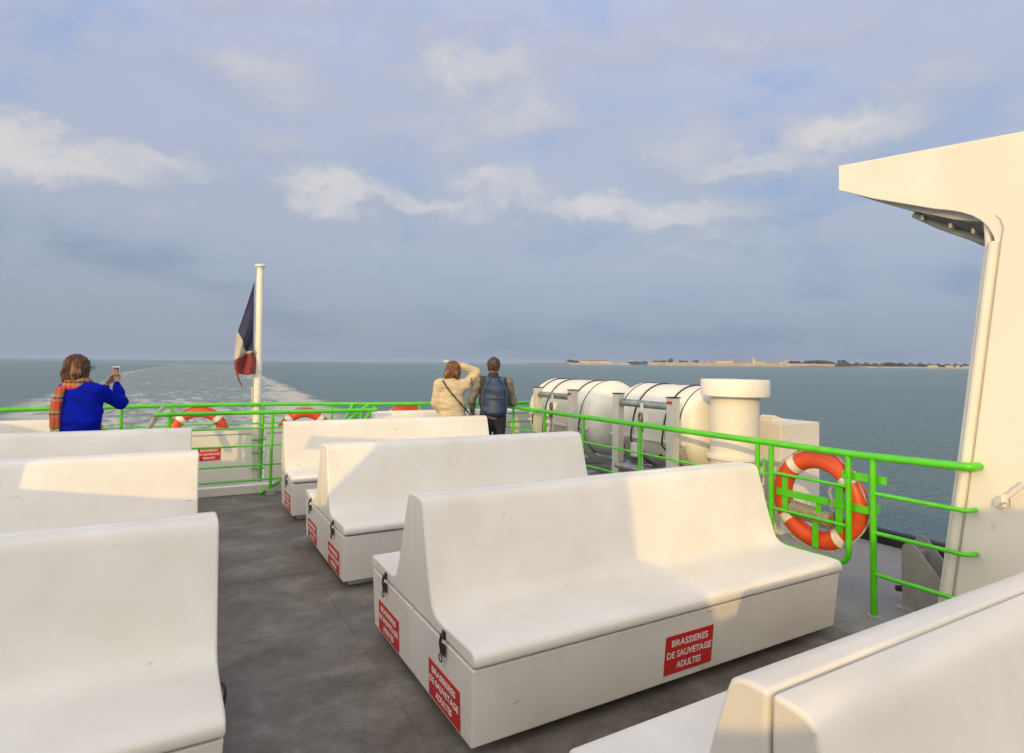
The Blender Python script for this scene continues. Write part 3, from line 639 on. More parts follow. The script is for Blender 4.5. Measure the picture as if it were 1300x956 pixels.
def cradle(ya, yb, y0, y1, label):
    e = empty('raft_cradle', (4.6, (ya + yb) / 2, 0), label, 'cradle', 'steel cradles of the life rafts'); m = (ya + yb) / 2
    for y in (ya, yb):
        p = MB().box((-.045, y - m - .055, -0.30), (.045, y - m + .055, 1.385)).build('post', GREYW, e, bevel=0.006)
        MB().box((-.052, y - m - .06, 1.3855), (.052, y - m + .06, 1.395)).build('post_cap', BLACK, p)
    MB().plate((-0.0485, ya - m - .03, 1.335), (-0.0485, ya - m + .045, 1.335), 0.028, 0.004, (0, 0, 1)).build('red_tag', REDS, e)
    MB().tube([(0, ya - m, 1.29), (0, yb - m, 1.29)], 0.042, 16).build('top_pipe', STEEL, e)
    MB().tube([(0, ya - m, 0.55), (0, yb - m, 0.55)], 0.052, 16).build('bottom_pipe', STEEL, e)
    for y in (ya, yb):   # saddle arms under the canister
        pts = [(0.68 + 0.56 * math.cos(a), y - m, 1.0 + 0.56 * math.sin(a)) for a in np.linspace(R(195), R(320), 14)]
        poly = [(p[0], p[2]) for p in pts] + [(0.68 + 0.64 * math.cos(a), 1.0 + 0.64 * math.sin(a)) for a in np.linspace(R(320), R(195), 14)]
        MB().prism(poly, 'Y', y - m - .03, y - m + .03).build('saddle', GREYP, e, bevel=0.004)
        MB().plate((0.0, y - m, 0.20), (1.3, y - m, 0.30), 0.10, 0.08, (0, 0, 1)).build('arm', GREYP, e)
    # strap with hook and release
    MB().plate((-0.05, -0.02, 1.30), (-0.05, -0.02, 0.55), 0.045, 0.006, (0, 1, 0)).build('strap', TAPE, e)
    k = MB().tube([(-0.07 + .012 * math.cos(a), -0.02 + .04 * math.cos(a), 1.14 + .055 * math.sin(a)) for a in np.linspace(0, 2 * math.pi, 16, endpoint=False)], 0.013, 8, closed=True).build('release_ring', STEELB, e, smooth=80)
    MB().box((-.085, -0.055, 0.99), (-.055, 0.015, 1.085)).build('release_body', STEELB, e, bevel=0.01)
    MB().tube([(-.07, -0.02, 0.99), (-.075, -0.025, 0.70), (-.07, -0.01, 0.58)], 0.012, 8).build('tensioner', STEEL, e)
GREYW = mat('pale_grey_post_paint', (0.60, 0.585, 0.54), 0.5, var=0.06, scale=6, spots=0.5)
STEELB = mat('worn_brass_release', (0.30, 0.24, 0.15), 0.4, metal=0.7, var=0.3, scale=40)
cradle(6.37, 7.22, 6.12, 7.95, 'pale steel cradle holding the farther life raft, nearer the couple')
cradle(4.57, 5.45, 4.4, 5.95, 'pale steel cradle with a red tag holding the nearer life raft')
o = MB().tube([(4.8, 4.5, 0.62), (4.95, 5.2, 0.5), (5.1, 7.6, 0.20)], 0.05, 12).build('launch_pipe', STEEL); tag(o, 'galvanised pipe running low beneath the two life rafts', 'pipe')

# ------------------------------------------------------------------ starboard bridge-wing pillar with its canopy
def pillar_poly(mirror=False):
    P = [(-6, -0.0), (1.955, 0.0), (1.80, 1.25), (1.665, 2.38)]
    ctrl = [(1.665, 2.38), (1.635, 2.64), (1.76, 2.73), (2.0, 2.80)]
    for t in np.linspace(0.15, 1, 8):
        a, b, c, d = [np.array(q) for q in ctrl]; p = (1 - t) ** 3 * a + 3 * (1 - t) ** 2 * t * b + 3 * (1 - t) * t * t * c + t ** 3 * d; P.append(tuple(p))
    P += [(2.4, 2.965), (2.655, 3.09), (2.655, 3.28), (1.51, 3.165), (0.5, 3.12), (-6, 3.05)]
    return P
e = empty('bridge_pillar', (4.4, 0, 0), 'sunlit cream-white pillar at the right edge, sweeping out into a flat canopy', 'pillar')
MB().prism(pillar_poly(), 'X', 0.0, 0.05).build('side_plate', HULLW, e, bevel=0.006)
MB().prism([(-6, 3.02), (0.5, 3.07), (1.51, 3.11), (2.62, 3.22), (2.60, 3.065), (2.35, 2.925), (2.10, 2.805), (1.90, 2.715), (1.72, 2.66), (-6, 2.66)], 'X', 0.052, 0.75).build('canopy_core', GREYP, e)
MB().box((0.052, 1.1, 0.0), (0.35, 1.66, 2.80)).build('inner_column', HULLW, e)
edge = [(-0.004, 1.975, 0.05), (-0.004, 1.82, 1.25), (-0.004, 1.695, 2.30), (-0.004, 1.668, 2.52)]
MB().tube(edge, 0.027, 10).build('edge_pipe', HULLW, e); MB().tube([(0.05, y + 0.045, z) for _, y, z in edge] + [(0.05, 1.72, 2.68)], 0.022, 10).build('edge_pipe', HULLW, e)
MB().tube([(-0.004, y - 0.036, z) for _, y, z in edge] + [(-0.004, 1.620, 2.60), (-0.002, 1.635, 2.655), (.003, 1.665, 2.69)], 0.0028, 6).build('edge_seam', GREYP, e)
for (y, z, w) in ((2.12, 2.79, 0.10), (1.95, 2.70, 0.12), (1.82, 2.64, 0.06)):
    MB().plate((0.10, y, z - .01), (0.50, y + .05, z - .02), 0.035, 0.02, (0, 0, 1)).build('underside_fitting', GREYP, e, bevel=0.004)
MB().tube([(0.16, 2.20, 2.83), (0.2, 2.05, 2.72), (0.24, 1.85, 2.60), (0.30, 1.76, 2.55)], 0.025, 8).build('underside_hinge', GREYP, e)
MB().prism([(1.70, 2.80), (1.70, 2.50), (1.80, 2.52), (2.02, 2.68), (2.24, 2.84), (2.26, 2.90)], 'X', 0.33, 0.38).build('underside_web', GREYP, e, bevel=0.004)
# lamp bracket on the pillar
e = empty('wall_bracket', (4.395, 1.60, 1.03), 'small white hinged arm fixed to the face of the white pillar', 'bracket')
a = onX(1272, 636, 4.36) - Vector((4.395, 1.60, 1.03)); b = onX(1302, 614, 4.33) - Vector((4.395, 1.60, 1.03))
MB().plate(a, b, 0.035, 0.02, (0, 0, 1)).build('arm', HULLW, e, bevel=0.003)
MB().plate(onX(1266, 640, 4.37) - e.location, onX(1276, 633, 4.34) - e.location, 0.045, 0.04, (0, 0, 1)).build('knuckle', HULLW, e, bevel=0.005)
MB().tube([onX(1284, 630, 4.38) - e.location, onX(1284, 644, 4.385) - e.location], 0.005, 6).build('pin', HULLW, e)
MB().plate(onX(1268, 645, 4.385) - e.location, onX(1275, 642, 4.36) - e.location, 0.02, 0.02, (0, 0, 1)).build('stop', HULLW, e, bevel=0.003)
# folding bracket at the foot of the pillar
e = empty('steel_bracket', (4.75, 2.25, 0), 'grey steel bracket with two sloping cheeks on the deck beside the pillar foot', 'bracket')
CH = [(0.10, 0.0), (0.10, 0.42), (0.085, 0.455), (0.05, 0.475), (0.01, 0.46), (-0.33, 0.05), (-0.33, 0.0)]
MB().prism(CH, 'X', -0.10, -0.085).build('cheek', GREYP, e, bevel=0.003)
MB().prism([(y + .02, z * 1.04) for y, z in CH], 'X', 0.115, 0.13).build('cheek', GREYP, e, bevel=0.003)
MB().box((-.0845, 0.03, 0.0), (0.1145, 0.045, 0.40)).build('web', GREYP, e, bevel=0.003)
MB().box((-.16, -.36, 0.0), (0.18, 0.13, 0.010)).build('base_plate', GREYP, e)
MB().lathe([(0.016, 0), (0.016, 0.012)], (-0.13, -0.02, 0.0105), 6).build('bolt', DKSTEEL, e)
MB().tube([(-.09, 0.10, 0.13), (-.09, 0.14, 0.12)], 0.022, 8).build('knob', BLACK, e)

# ------------------------------------------------------------------ added port-side plate (outside the frame, outline shaped to cast the deck shadows)
poly = [(-9, 0), (-9, 4.6), (-6, 3.75), (-4.29, 3.27), (-3.92, 3.176), (-2.43, 2.246), (-2.17, 2.12), (-2.09, 2.26), (-1.58, 2.30), (-1.463, 2.778), (-1.45, 3.9), (.76, 3.9), (1.25, 2.85), (2.936, 2.46), (3.63, 2.266), (3.66, 2.09), (3.3, 2.2), (2.2, 2.40), (1.8, 2.45),
        (1.442, 2.48), (1.44, 2.43), (1.704, 1.855), (2.50, 1.68), (3.26, 1.535), (3.30, 1.74), (3.9, 1.79), (4.0, 1.85), (4.3, 2.12), (4.42, 2.08), (5.6, 1.60), (6.0, 1.5), (7.5, 1.45), (8.4, 1.3), (8.4, 0)]
o = MB().prism(poly, 'X', -3.08, -3.06).build('shade_plate', HULLW); tag(o, 'added white plate out of the picture to the left, cut to cast the deck shadows', 'superstructure')

# ------------------------------------------------------------------ flagpole and flag
FY = 9.02; base = onY(327, 612, FY)
e = empty('flagpole', (1.075, FY, 0.0), 'white round flagpole standing at the stern behind the green railing', 'flagpole')
MB().tube([(0, 0, 0.0), (-0.012, 0, 1.5), (-0.03, 0, 3.03)], [0.058, 0.055, 0.045], 20).build('pole', HULLW, e)
MB().lathe([(0.045, 0), (0.072, 0.01), (0.075, 0.035), (0.06, 0.045)], (-0.03, 0, 3.02), 20).build('truck', HULLW, e)
MB().tube([(-0.09, 0, 0.95), (-0.075, 0, 1.05), (-0.075, 0, 1.25), (-0.09, 0, 1.33)], 0.012, 8).build('cleat', GREYW, e)
MB().tube([(-0.075, -0.02, 1.1), (-0.07, -0.02, 2.2), (-0.065, -0.01, 3.0)], 0.004, 6).build('halyard', ROPE, e)
def flag():
    # control grid: fly direction s = 0, 1/3, 2/3, 1 ; hoist direction t = 0, .5, 1 (pixel guides on the plane of the pole)
    C = {0: [(323, 357), (322, 402), (321.5, 446)], 1: [(302.5, 420), (311.5, 445.5), (321.5, 446.5)], 2: [(295.5, 458), (312.5, 449.5), (322, 448)], 3: [(299, 474), (312, 476), (331, 473)]}
    MFs = [mat('flag_navy', (0.020, 0.026, 0.085), 0.8, var=0.15, scale=10, bump=0.2, bscale=30, sheen=.2), mat('flag_white', (0.42, 0.385, 0.33), 0.8, var=0.08, scale=10, bump=0.2, bscale=30, sheen=.2), mat('flag_red', (0.24, 0.028, 0.026), 0.8, var=0.15, scale=10, bump=0.2, bscale=30, sheen=.2)]
    ns, nt_ = 36, 24; V = []; Fc = []; mi = []
    def lerp(a, b, t): return (a[0] * (1 - t) + b[0] * t, a[1] * (1 - t) + b[1] * t)
    for i in range(ns + 1):
        s = i / ns * 3; k = min(2, int(s)); f = s - k
        for j in range(nt_ + 1):
            t = j / nt_ * 2; q = min(1, int(t)); g = t - q
            p = lerp(lerp(C[k][q], C[k][q + 1], g), lerp(C[k + 1][q], C[k + 1][q + 1], g), f)
            w = onY(p[0], p[1], FY); amp = min(1, s) * 0.055
            w.y += amp * math.sin(t * 5.5 + s * 1.5) - 0.03 * s + 0.02 * math.sin(s * 5 + t * 3) * min(1, s); w.x += 0.006 * math.sin(t * 9 + s * 4) * min(1, s)
            V.append(w)
    for i in range(ns):
        for j in range(nt_):
            a = i * (nt_ + 1) + j; Fc.append((a, a + 1, a + nt_ + 2, a + nt_ + 1)); mi.append(min(2, i * 3 // ns))
    o = MB().add(V, Fc).build('flag', MFs[0], smooth=180)
    for m in MFs[1:]: o.data.materials.append(m)
    o.data.polygons.foreach_set('material_index', mi)
    sol = o.modifiers.new('thick', 'SOLIDIFY'); sol.thickness = 0.003
    tag(o, 'limp blue, white and red flag hanging at the left of the flagpole', 'flag')
    MB().tube([onY(301, 474, FY - .05), onY(303, 482, FY - .05), onY(306, 488, FY - .04), onY(309, 493, FY - .04)], [.010, .012, .008, .004], 6).build('torn_strip', MFs[2], o)
flag()


hz = bpy.data.materials.new('sea_haze'); N, L = nt(hz); N.remove(N['Principled BSDF']); pv = N.new('ShaderNodeVolumePrincipled'); pv.inputs['Color'].default_value = (0.55, 0.68, 0.95, 1); pv.inputs['Density'].default_value = 7e-5; pv.inputs['Anisotropy'].default_value = 0.0
L.new(pv.outputs[0], N['Material Output'].inputs['Volume'])
o = MB().box((-16000, -16000, -10), (16000, 16000, 75)).build('haze', hz); o.matrix_world = SEA_M; tag(o, 'thin bluish sea haze softening the far shore and the horizon', 'haze', kind='stuff')
# ------------------------------------------------------------------ people: smooth-blended implicit bodies meshed with surface nets
class Field:
    def __init__(s, lo, hi, h):
        s.lo = np.array(lo, float); s.h = h; s.n = np.ceil((np.array(hi) - s.lo) / h).astype(int) + 1
        s.g = np.full(s.n, 1.0, dtype=np.float32)
    def _sub(s, lo, hi):
        a = np.maximum(0, np.floor((lo - s.lo) / s.h).astype(int)); b = np.minimum(s.n, np.ceil((hi - s.lo) / s.h).astype(int) + 1)
        if np.any(b <= a): return None
        ax = [s.lo[i] + s.h * np.arange(a[i], b[i]) for i in range(3)]
        return tuple(slice(a[i], b[i]) for i in range(3)), np.meshgrid(*ax, indexing='ij')
    def cone(s, a, b, ra, rb, k=0.02, stretch=None, sub=False):
        """tapered capsule a->b; stretch = (axis vector, factor): elongate along the axis"""
        a, b = np.array(a, float), np.array(b, float); f = stretch[1] if stretch else 1.0; m = max(ra, rb) * max(f, 1) + 3 * k + 0.02
        r = s._sub(np.minimum(a, b) - m, np.maximum(a, b) + m)
        if r is None: return s
        sl, (X, Y, Z) = r; d = b - a; L = max(float(d @ d), 1e-9)
        t = np.clip(((X - a[0]) * d[0] + (Y - a[1]) * d[1] + (Z - a[2]) * d[2]) / L, 0, 1)
        px, py, pz = X - a[0] - t * d[0], Y - a[1] - t * d[1], Z - a[2] - t * d[2]
        if stretch:
            n = np.array(stretch[0], float); n /= np.linalg.norm(n); c = px * n[0] + py * n[1] + pz * n[2]; q = c * (1 / f - 1); px, py, pz = px + q * n[0], py + q * n[1], pz + q * n[2]
        D = np.sqrt(px * px + py * py + pz * pz) - (ra + t * (rb - ra)); s._mix(sl, D, k, sub); return s
    def ell(s, c, r, k=0.02, sub=False, rot=0.0):
        c, r = np.array(c, float), np.array(r, float); m = r.max() + 3 * k + 0.02; q = s._sub(c - m, c + m)
        if q is None: return s
        sl, (X, Y, Z) = q; X, Y, Z = X - c[0], Y - c[1], Z - c[2]
        if rot: X, Y = X * math.cos(rot) + Y * math.sin(rot), -X * math.sin(rot) + Y * math.cos(rot)
        l = np.sqrt((X / r[0]) ** 2 + (Y / r[1]) ** 2 + (Z / r[2]) ** 2); D = (l - 1) * r.min(); s._mix(sl, D, k, sub); return s
    def _mix(s, sl, D, k, sub):
        G = s.g[sl]
        if sub: D = -D; h = np.clip(0.5 - 0.5 * (D - G) / k * -1, 0, 1); s.g[sl] = np.maximum(G, D); return
        h = np.clip(0.5 + 0.5 * (G - D) / k, 0, 1); s.g[sl] = G * (1 - h) + D * h - k * h * (1 - h)
    def cut(s, fn):
        ax = [s.lo[i] + s.h * np.arange(s.n[i]) for i in range(3)]; X, Y, Z = np.meshgrid(*ax, indexing='ij'); s.g = np.maximum(s.g, fn(X, Y, Z).astype(np.float32)); return s
    def noise(s, amp, freq, seed=0):
        ax = [s.lo[i] + s.h * np.arange(s.n[i]) for i in range(3)]; X, Y, Z = np.meshgrid(*ax, indexing='ij'); r = np.random.default_rng(seed); N = 0
        for _ in range(9):
            v = r.normal(size=3) * np.array(freq); N = N + np.sin(X * v[0] + Y * v[1] + Z * v[2] + r.uniform(0, 6.28))
        s.g = s.g + (amp / 3 * N).astype(np.float32); return s
    def mesh(s):
        g = s.g; ins = g < 0; nx, ny, nz = g.shape
        c = [(i, j, k) for i in (0, 1) for j in (0, 1) for k in (0, 1)]
        cnt = sum(ins[i:nx - 1 + i, j:ny - 1 + j, k:nz - 1 + k].astype(np.int8) for i, j, k in c); act = (cnt > 0) & (cnt < 8)
        idx = -np.ones(act.shape, int); A = np.argwhere(act); idx[act] = np.arange(len(A)); acc = np.zeros((len(A), 3)); num = np.zeros(len(A))
        for a in c:
            for d in range(3):
                if a[d]: continue
                b = list(a); b[d] = 1; va = g[A[:, 0] + a[0], A[:, 1] + a[1], A[:, 2] + a[2]]; vb = g[A[:, 0] + b[0], A[:, 1] + b[1], A[:, 2] + b[2]]
                m = (va < 0) != (vb < 0); t = np.where(m, va / np.where(m, va - vb, 1), 0); p = np.array(a, float)[None, :].repeat(len(A), 0); p[:, d] += t
                acc[m] += p[m]; num[m] += 1
        V = s.lo + s.h * (A + acc / num[:, None]); Q = []
        for d in range(3):
            u, w = (d + 1) % 3, (d + 2) % 3; a = [slice(1, -1)] * 3; a[d] = slice(0, -1); b = [slice(1, -1)] * 3; b[d] = slice(1, None)
            i0, i1 = ins[tuple(a)], ins[tuple(b)]; off = np.array([1, 1, 1]); off[d] = 0
            for flip, msk in ((False, i0 & ~i1), (True, ~i0 & i1)):
                P = np.argwhere(msk) + off; du = np.zeros(3, int); du[u] = 1; dw = np.zeros(3, int); dw[w] = 1
                q = [idx[tuple((P - x).T)] for x in (du + dw, dw, 0 * du, du)]; q = np.stack(q if not flip else q[::-1], 1); Q.append(q)
        Q = np.concatenate(Q); Q = Q[(Q >= 0).all(1)]; return V, Q
def field_obj(name, fields, m, parent):
    V, Q, o = [], [], 0
    for f in fields:
        v, q = f.mesh(); V.append(v); Q.append(q + o); o += len(v)
    V, Q = np.concatenate(V), np.concatenate(Q); me = bpy.data.meshes.new(name); me.from_pydata(V.tolist(), [], Q.tolist()); me.materials.append(m)
    me.polygons.foreach_set('use_smooth', [True] * len(me.polygons)); ob = bpy.data.objects.new(name, me); COL.objects.link(ob); ob.parent = parent; return ob
SKIN = mat('skin', (0.50, 0.27, 0.18), 0.55, var=0.08, scale=20)
V3 = lambda *a: np.array(a, float)
def unit(v): return v / np.linalg.norm(v)
def hand(f, wrist, d, n, side, curl=0.35, s=1.0):
    """palm + five bent fingers; d = pointing direction, n = palm normal (fingers curl towards it), side=+1: thumb on +cross(d,n)"""
    d, n = unit(V3(*d)), unit(V3(*n)); n = unit(n - d * (n @ d)); w = np.cross(d, n) * side
    pc = wrist + d * 0.045 * s; f.cone(wrist - d * 0.035, wrist + d * 0.01, 0.024 * s, 0.022 * s, 0.008); f.cone(pc - d * .02 * s, pc + d * 0.028 * s, 0.015 * s, 0.015 * s, 0.01, stretch=(w, 2.3))
    for i, (off, L, r) in enumerate(((0.030, 0.070, .0088), (0.010, 0.080, .0092), (-0.010, 0.074, .0088), (-0.030, 0.058, .0078))):
        p = pc + d * 0.040 * s + w * off * s; dd = d + w * off * 2.5; dd = unit(dd)
        for k, (fr, c) in enumerate(((0.45, curl * .6), (0.30, curl * 1.5), (0.25, curl * 2.3))):
            q = p + unit(dd * math.cos(c) + n * math.sin(c)) * L * fr * s; f.cone(p, q, (r - .0006 * k) * s, (r - .0012 - .0006 * k) * s, 0.003); p = q
    p = pc - d * 0.018 * s + w * 0.028 * s
    for dv, L, r in ((unit(w * 0.75 + d * 0.75 + n * .35), 0.040, .0115), (unit(w * 0.25 + d * 1.0 + n * .55), 0.032, .0095)):
        q = p + dv * L * s; f.cone(p, q, r * s, (r - .0015) * s, 0.005); p = q
def head(f, c, fd, s=1.0, ear=True):
    """c = head centre, fd = unit facing direction (horizontal)"""
    fd = unit(V3(*fd)); sd = np.cross(fd, V3(0, 0, 1)); ang = math.atan2(fd[1], fd[0]) - math.pi / 2
    f.ell(c + fd * -.012 + V3(0, 0, .025), (.077 * s, .095 * s, .095 * s), 0.02, rot=ang); f.ell(c + fd * .028 + V3(0, 0, -.045), (.056 * s, .062 * s, .072 * s), 0.03, rot=ang)
    f.cone(c + fd * .085 * s + V3(0, 0, .015), c + fd * .108 * s + V3(0, 0, -.018), .009, .013, .012)       # nose
    f.ell(c + fd * .088 * s + V3(0, 0, -.052), (.022, .010, .007), .006, rot=ang); f.ell(c + fd * .086 * s + V3(0, 0, -.063), (.018, .010, .007), .006, rot=ang)   # lips
    f.ell(c + fd * .075 * s + V3(0, 0, -.095), (.022, .018, .018), .02, rot=ang)
    for k in (-1, 1):
        f.ell(c + fd * .096 * s + sd * k * .032 + V3(0, 0, .016), (.014, .010, .009), .004, sub=True, rot=ang); f.ell(c + fd * .080 * s + sd * k * .031 + V3(0, 0, .014), (.012, .012, .012), .003, rot=ang)
        if ear: f.ell(c + sd * k * .079 * s + fd * -.004 + V3(0, 0, -.005), (.010, .020, .032), .006, rot=ang)
def legs(f, hips, scale, inflate=0.0, k=0.03, shoes=False):
    for sx in (-1, 1):
        h = V3(sx * .09, 0, .92 * scale); kn = V3(sx * .10, .015, .50 * scale); an = V3(sx * .11, -.01, .09)
        if not shoes: f.cone(h, kn, .085 + inflate, .058 + inflate, k); f.cone(kn, an, .056 + inflate, .040 + inflate * 1.3, .02)
        else: f.cone(V3(sx * .11, -.04, .045), V3(sx * .13, .15, .035), .045, .035, .02)
def person_at(px, py, Y, facing_deg, label, z=1.0):
    p = onY(px, py, Y); v = math.degrees(math.atan2(p.x, p.y)); e = empty('person', (p.x, p.y, 0), label, 'person', rz=-R(v + facing_deg)); return e

def strands(e, hc, fd, m, seed, n=230, back=.0, drop=.115):
    r = random.Random(seed); fd = unit(fd); sd = np.cross(fd, V3(0, 0, 1)); mb = MB()
    for _ in range(n):
        a = r.uniform(-2.05, 2.05) + math.pi; lift = r.uniform(0, .006); P = []; end = r.uniform(.6, 1.05) * drop; off = r.gauss(0, .05); st = r.uniform(.05, .9)
        for t in np.linspace(0, 1, 9):
            th = st + t * (1.62 - st); aa = a + off * t; q = V3(0, 0, 0) + fd * math.cos(aa) * math.sin(th) * (.112 + lift) + sd * math.sin(aa) * math.sin(th) * (.100 + lift) + V3(0, 0, math.cos(th) * (.100 + lift))
            P.append(hc + q + fd * -.020 + V3(0, 0, .045))
        for k in (1, 2, 3): P.append(P[8] + V3(0, 0, -end * k / 3) + (P[8] - hc - V3(0, 0, P[8][2] - hc[2])) * (.06 * k - .05 * k * k * r.random()))
        w = r.uniform(.0020, .0036); mb.tube(P, [w] * 9 + [w, w * .8, w * .3], 5)
    mb.build('hair_strands', m, e, smooth=80)
def woman_blue():
    """facing ~55 degrees to the right of the line of sight, holding a phone up with both hands"""
    e = person_at(104, 500, 7.2, 48, 'woman in a royal blue sweater and tartan scarf holding up a phone'); s = 0.97
    SW = mat('royal_blue_wool', (0.0, 0.008, 0.36), 0.95, var=0.15, scale=14, bump=0.6, bscale=45, spec=.12)
    DN = mat('dark_denim', (0.03, 0.04, 0.08), 0.85, var=0.2, scale=30); HR = hair_mat('chestnut_hair', (0.065, 0.022, 0.008), (0.30, 0.11, 0.038)); SH = mat('dark_shoes', (0.03, 0.025, 0.02), 0.5)
    hc = V3(-.045, 0.0, 1.585); hf = unit(V3(0.12, 1, 0))
    rs, ls = V3(.175, 0, 1.37), V3(-.175, 0, 1.37); re, le = V3(.20, .265, 1.245), V3(-.10, .25, 1.20); rw, lw = V3(.075, .32, 1.435), V3(-.025, .29, 1.41)
    f = Field((-.35, -.3, 0), (.4, .6, 1.8), .009); head(f, hc, hf); f.cone((-.01, 0, 1.38), (-.04, -.01, 1.52), .056, .05, .02)
    f.cone((0, 0, 1.0), (0, 0, 1.3), .09, .10, .03, stretch=((1, 0, 0), 1.3)); legs(f, None, .97)
    for sh, el, wr in ((rs, re, rw), (ls, le, lw)): f.cone(sh, el, .045, .036, .02); f.cone(el, wr, .036, .022, .012)
    h = Field((-.12, .22, 1.32), (.25, .56, 1.66), .0042); hand(h, rw + V3(-.005, .005, .02), (-.25, .15, 1), (-1, .1, -.1), -1, .40); hand(h, lw + V3(.01, .005, .02), (.45, .2, .85), (1, .15, -.4), 1, .5)
    field_obj('body', [f, h], SKIN, e)
    g = Field((-.36, -.3, .75), (.42, .6, 1.55), .008)
    g.cone((0, .0, .93), (0, -.01, 1.15), .138, .130, .05, stretch=((1, 0, 0), 1.5)); g.cone((0, -.01, 1.12), (0, -.015, 1.33), .128, .112, .05, stretch=((1, 0, 0), 1.75)); g.cone((-.12, -.01, 1.395), (.12, -.01, 1.395), .062, .062, .05)
    g.cone((-.01, 0, 1.4), (-.035, -.01, 1.47), .075, .065, .02)
    for sh, el, wr in ((rs, re, rw), (ls, le, lw)): g.cone(sh, el, .078, .062, .05); g.cone(el, el * .2 + wr * .8, .060, .042, .02); g.cone(el * .2 + wr * .8, el * .05 + wr * .95, .042, .036, .01)
    g.noise(.006, (11, 11, 30), 3); g.cut(lambda X, Y, Z: .835 - Z + 0 * X); field_obj('sweater', [g], SW, e)
    t = Field((-.3, -.25, .05), (.3, .25, 1.0), .01); legs(t, None, .97, .014); t.cone((0, 0, .88), (0, 0, .93), .12, .12, .05, stretch=((1, 0, 0), 1.3)); field_obj('trousers', [t], DN, e)
    t = Field((-.3, -.2, -.02), (.3, .3, .14), .008); legs(t, None, .97, shoes=True); t.cut(lambda X, Y, Z: .002 - Z + 0 * X); field_obj('shoes', [t], SH, e)
    # bob haircut
    k = Field((-.2, -.2, 1.38), (.2, .2, 1.78), .006); A = math.atan2(hf[1], hf[0]) - math.pi / 2
    k.ell(hc + V3(0, -.022, .045), (.100, .112, .095), .02, rot=A); k.ell(hc + V3(0, -.045, -.03), (.105, .092, .10), .03, rot=A)
    k.cone(hc + V3(-.075, .0, .02), hc + V3(-.075, .01, -.085), .03, .022, .03); k.cone(hc + V3(.085, .0, .02), hc + V3(.08, .005, -.08), .028, .02, .03); k.cone(hc + V3(-.07, -.07, -.05), hc + V3(-.08, -.075, -.115), .05, .028, .03); k.cone(hc + V3(.05, -.08, -.05), hc + V3(.05, -.08, -.115), .05, .03, .03)
    k.cut(lambda X, Y, Z: np.where((Z < hc[2] + .055), (Y - (hc[1] + .045 + (Z - hc[2]) * .35)), -1.0)); k.noise(.0028, (70, 70, 9), 6); field_obj('hair', [k], HR, e); strands(e, hc, hf, HR, 3)
    # scarf: wound collar and a long tail over the left shoulder, down the back
    SC = scarf_mat(); c = Field((-.3, -.3, 1.3), (.3, .3, 1.6), .007)
    for z, r, q in ((1.425, .088, .034), (1.462, .080, .032)):
        P = [V3(-.035 + r * 1.1 * math.cos(a), -.01 + r * math.sin(a), z + .012 * math.sin(2 * a + z * 40)) for a in np.linspace(0, 2 * math.pi, 15)]
        for a, b in zip(P[:-1], P[1:]): c.cone(a, b, q, q, .012)
    c.noise(.003, (40, 40, 30), 2); so = field_obj('scarf', [c], SC, e)
    tl = Field((-.42, -.35, .95), (.1, .1, 1.5), .007); P = [V3(-.07, -.09, 1.44), V3(-.095, -.135, 1.39), V3(-.10, -.17, 1.28), V3(-.10, -.178, 1.15), V3(-.10, -.18, 1.03)]
    for i, (a, b) in enumerate(zip(P[:-1], P[1:])): tl.cone(a, b, .024, .024, .015, stretch=((.75, .55, 0), 1.7))
    tl.noise(.003, (50, 50, 12), 8); field_obj('scarf_tail', [tl], SC, e)
    mb = MB()
    for q in range(9):
        a = V3(-.10, -.18, 1.02) + V3(.75, .55, 0) * (q - 4) * .0085; mb.tube([a, a + V3(.002 * (q % 3), 0, -.03), a + V3(.004 * (q % 2), .003, -.06)], [.004, .0035, .002], 5)
    mb.build('fringe', mat('scarf_fringe', (0.45, 0.30, 0.12), .9), e)
    # glasses
    sd = np.cross(hf, V3(0, 0, 1)); mb = MB()
    for k_ in (-1, 1):
        cc = hc + hf * .112 + sd * k_ * .033 + V3(0, 0, .015); mb.tube([cc + sd * .024 * math.cos(a) + V3(0, 0, .02 * math.sin(a)) for a in np.linspace(0, 2 * math.pi, 14, endpoint=False)], .0028, 6, closed=True)
        mb.tube([cc + sd * k_ * .024, hc + sd * k_ * .082 + hf * .06 + V3(0, 0, .018), hc + sd * k_ * .084 + V3(0, 0, .012)], .0026, 6)
    mb.build('glasses', mat('dark_glasses_frame', (.02, .015, .012), .3), e)
    # phone (held: its own thing), screen towards her
    w = Matrix.Translation(e.location) @ Matrix.Rotation(e.rotation_euler.z, 4, 'Z')
    ph = empty('smartphone', w @ Vector((.025, .355, 1.55)), 'white smartphone held up in the raised hands of the woman in blue', 'phone', rz=e.rotation_euler.z + R(28)); ph.rotation_euler = (R(-6), 0, e.rotation_euler.z + R(30))
    MB().box((-.033, -.004, -.066), (.033, .004, .066)).build('case', mat('white_phone_shell', (.75, .75, .75), .3), ph, bevel=.004); MB().box((-.028, -.0052, -.052), (.028, -.0042, .052)).build('screen', mat('phone_screen', (.03, .04, .05), .12), ph)
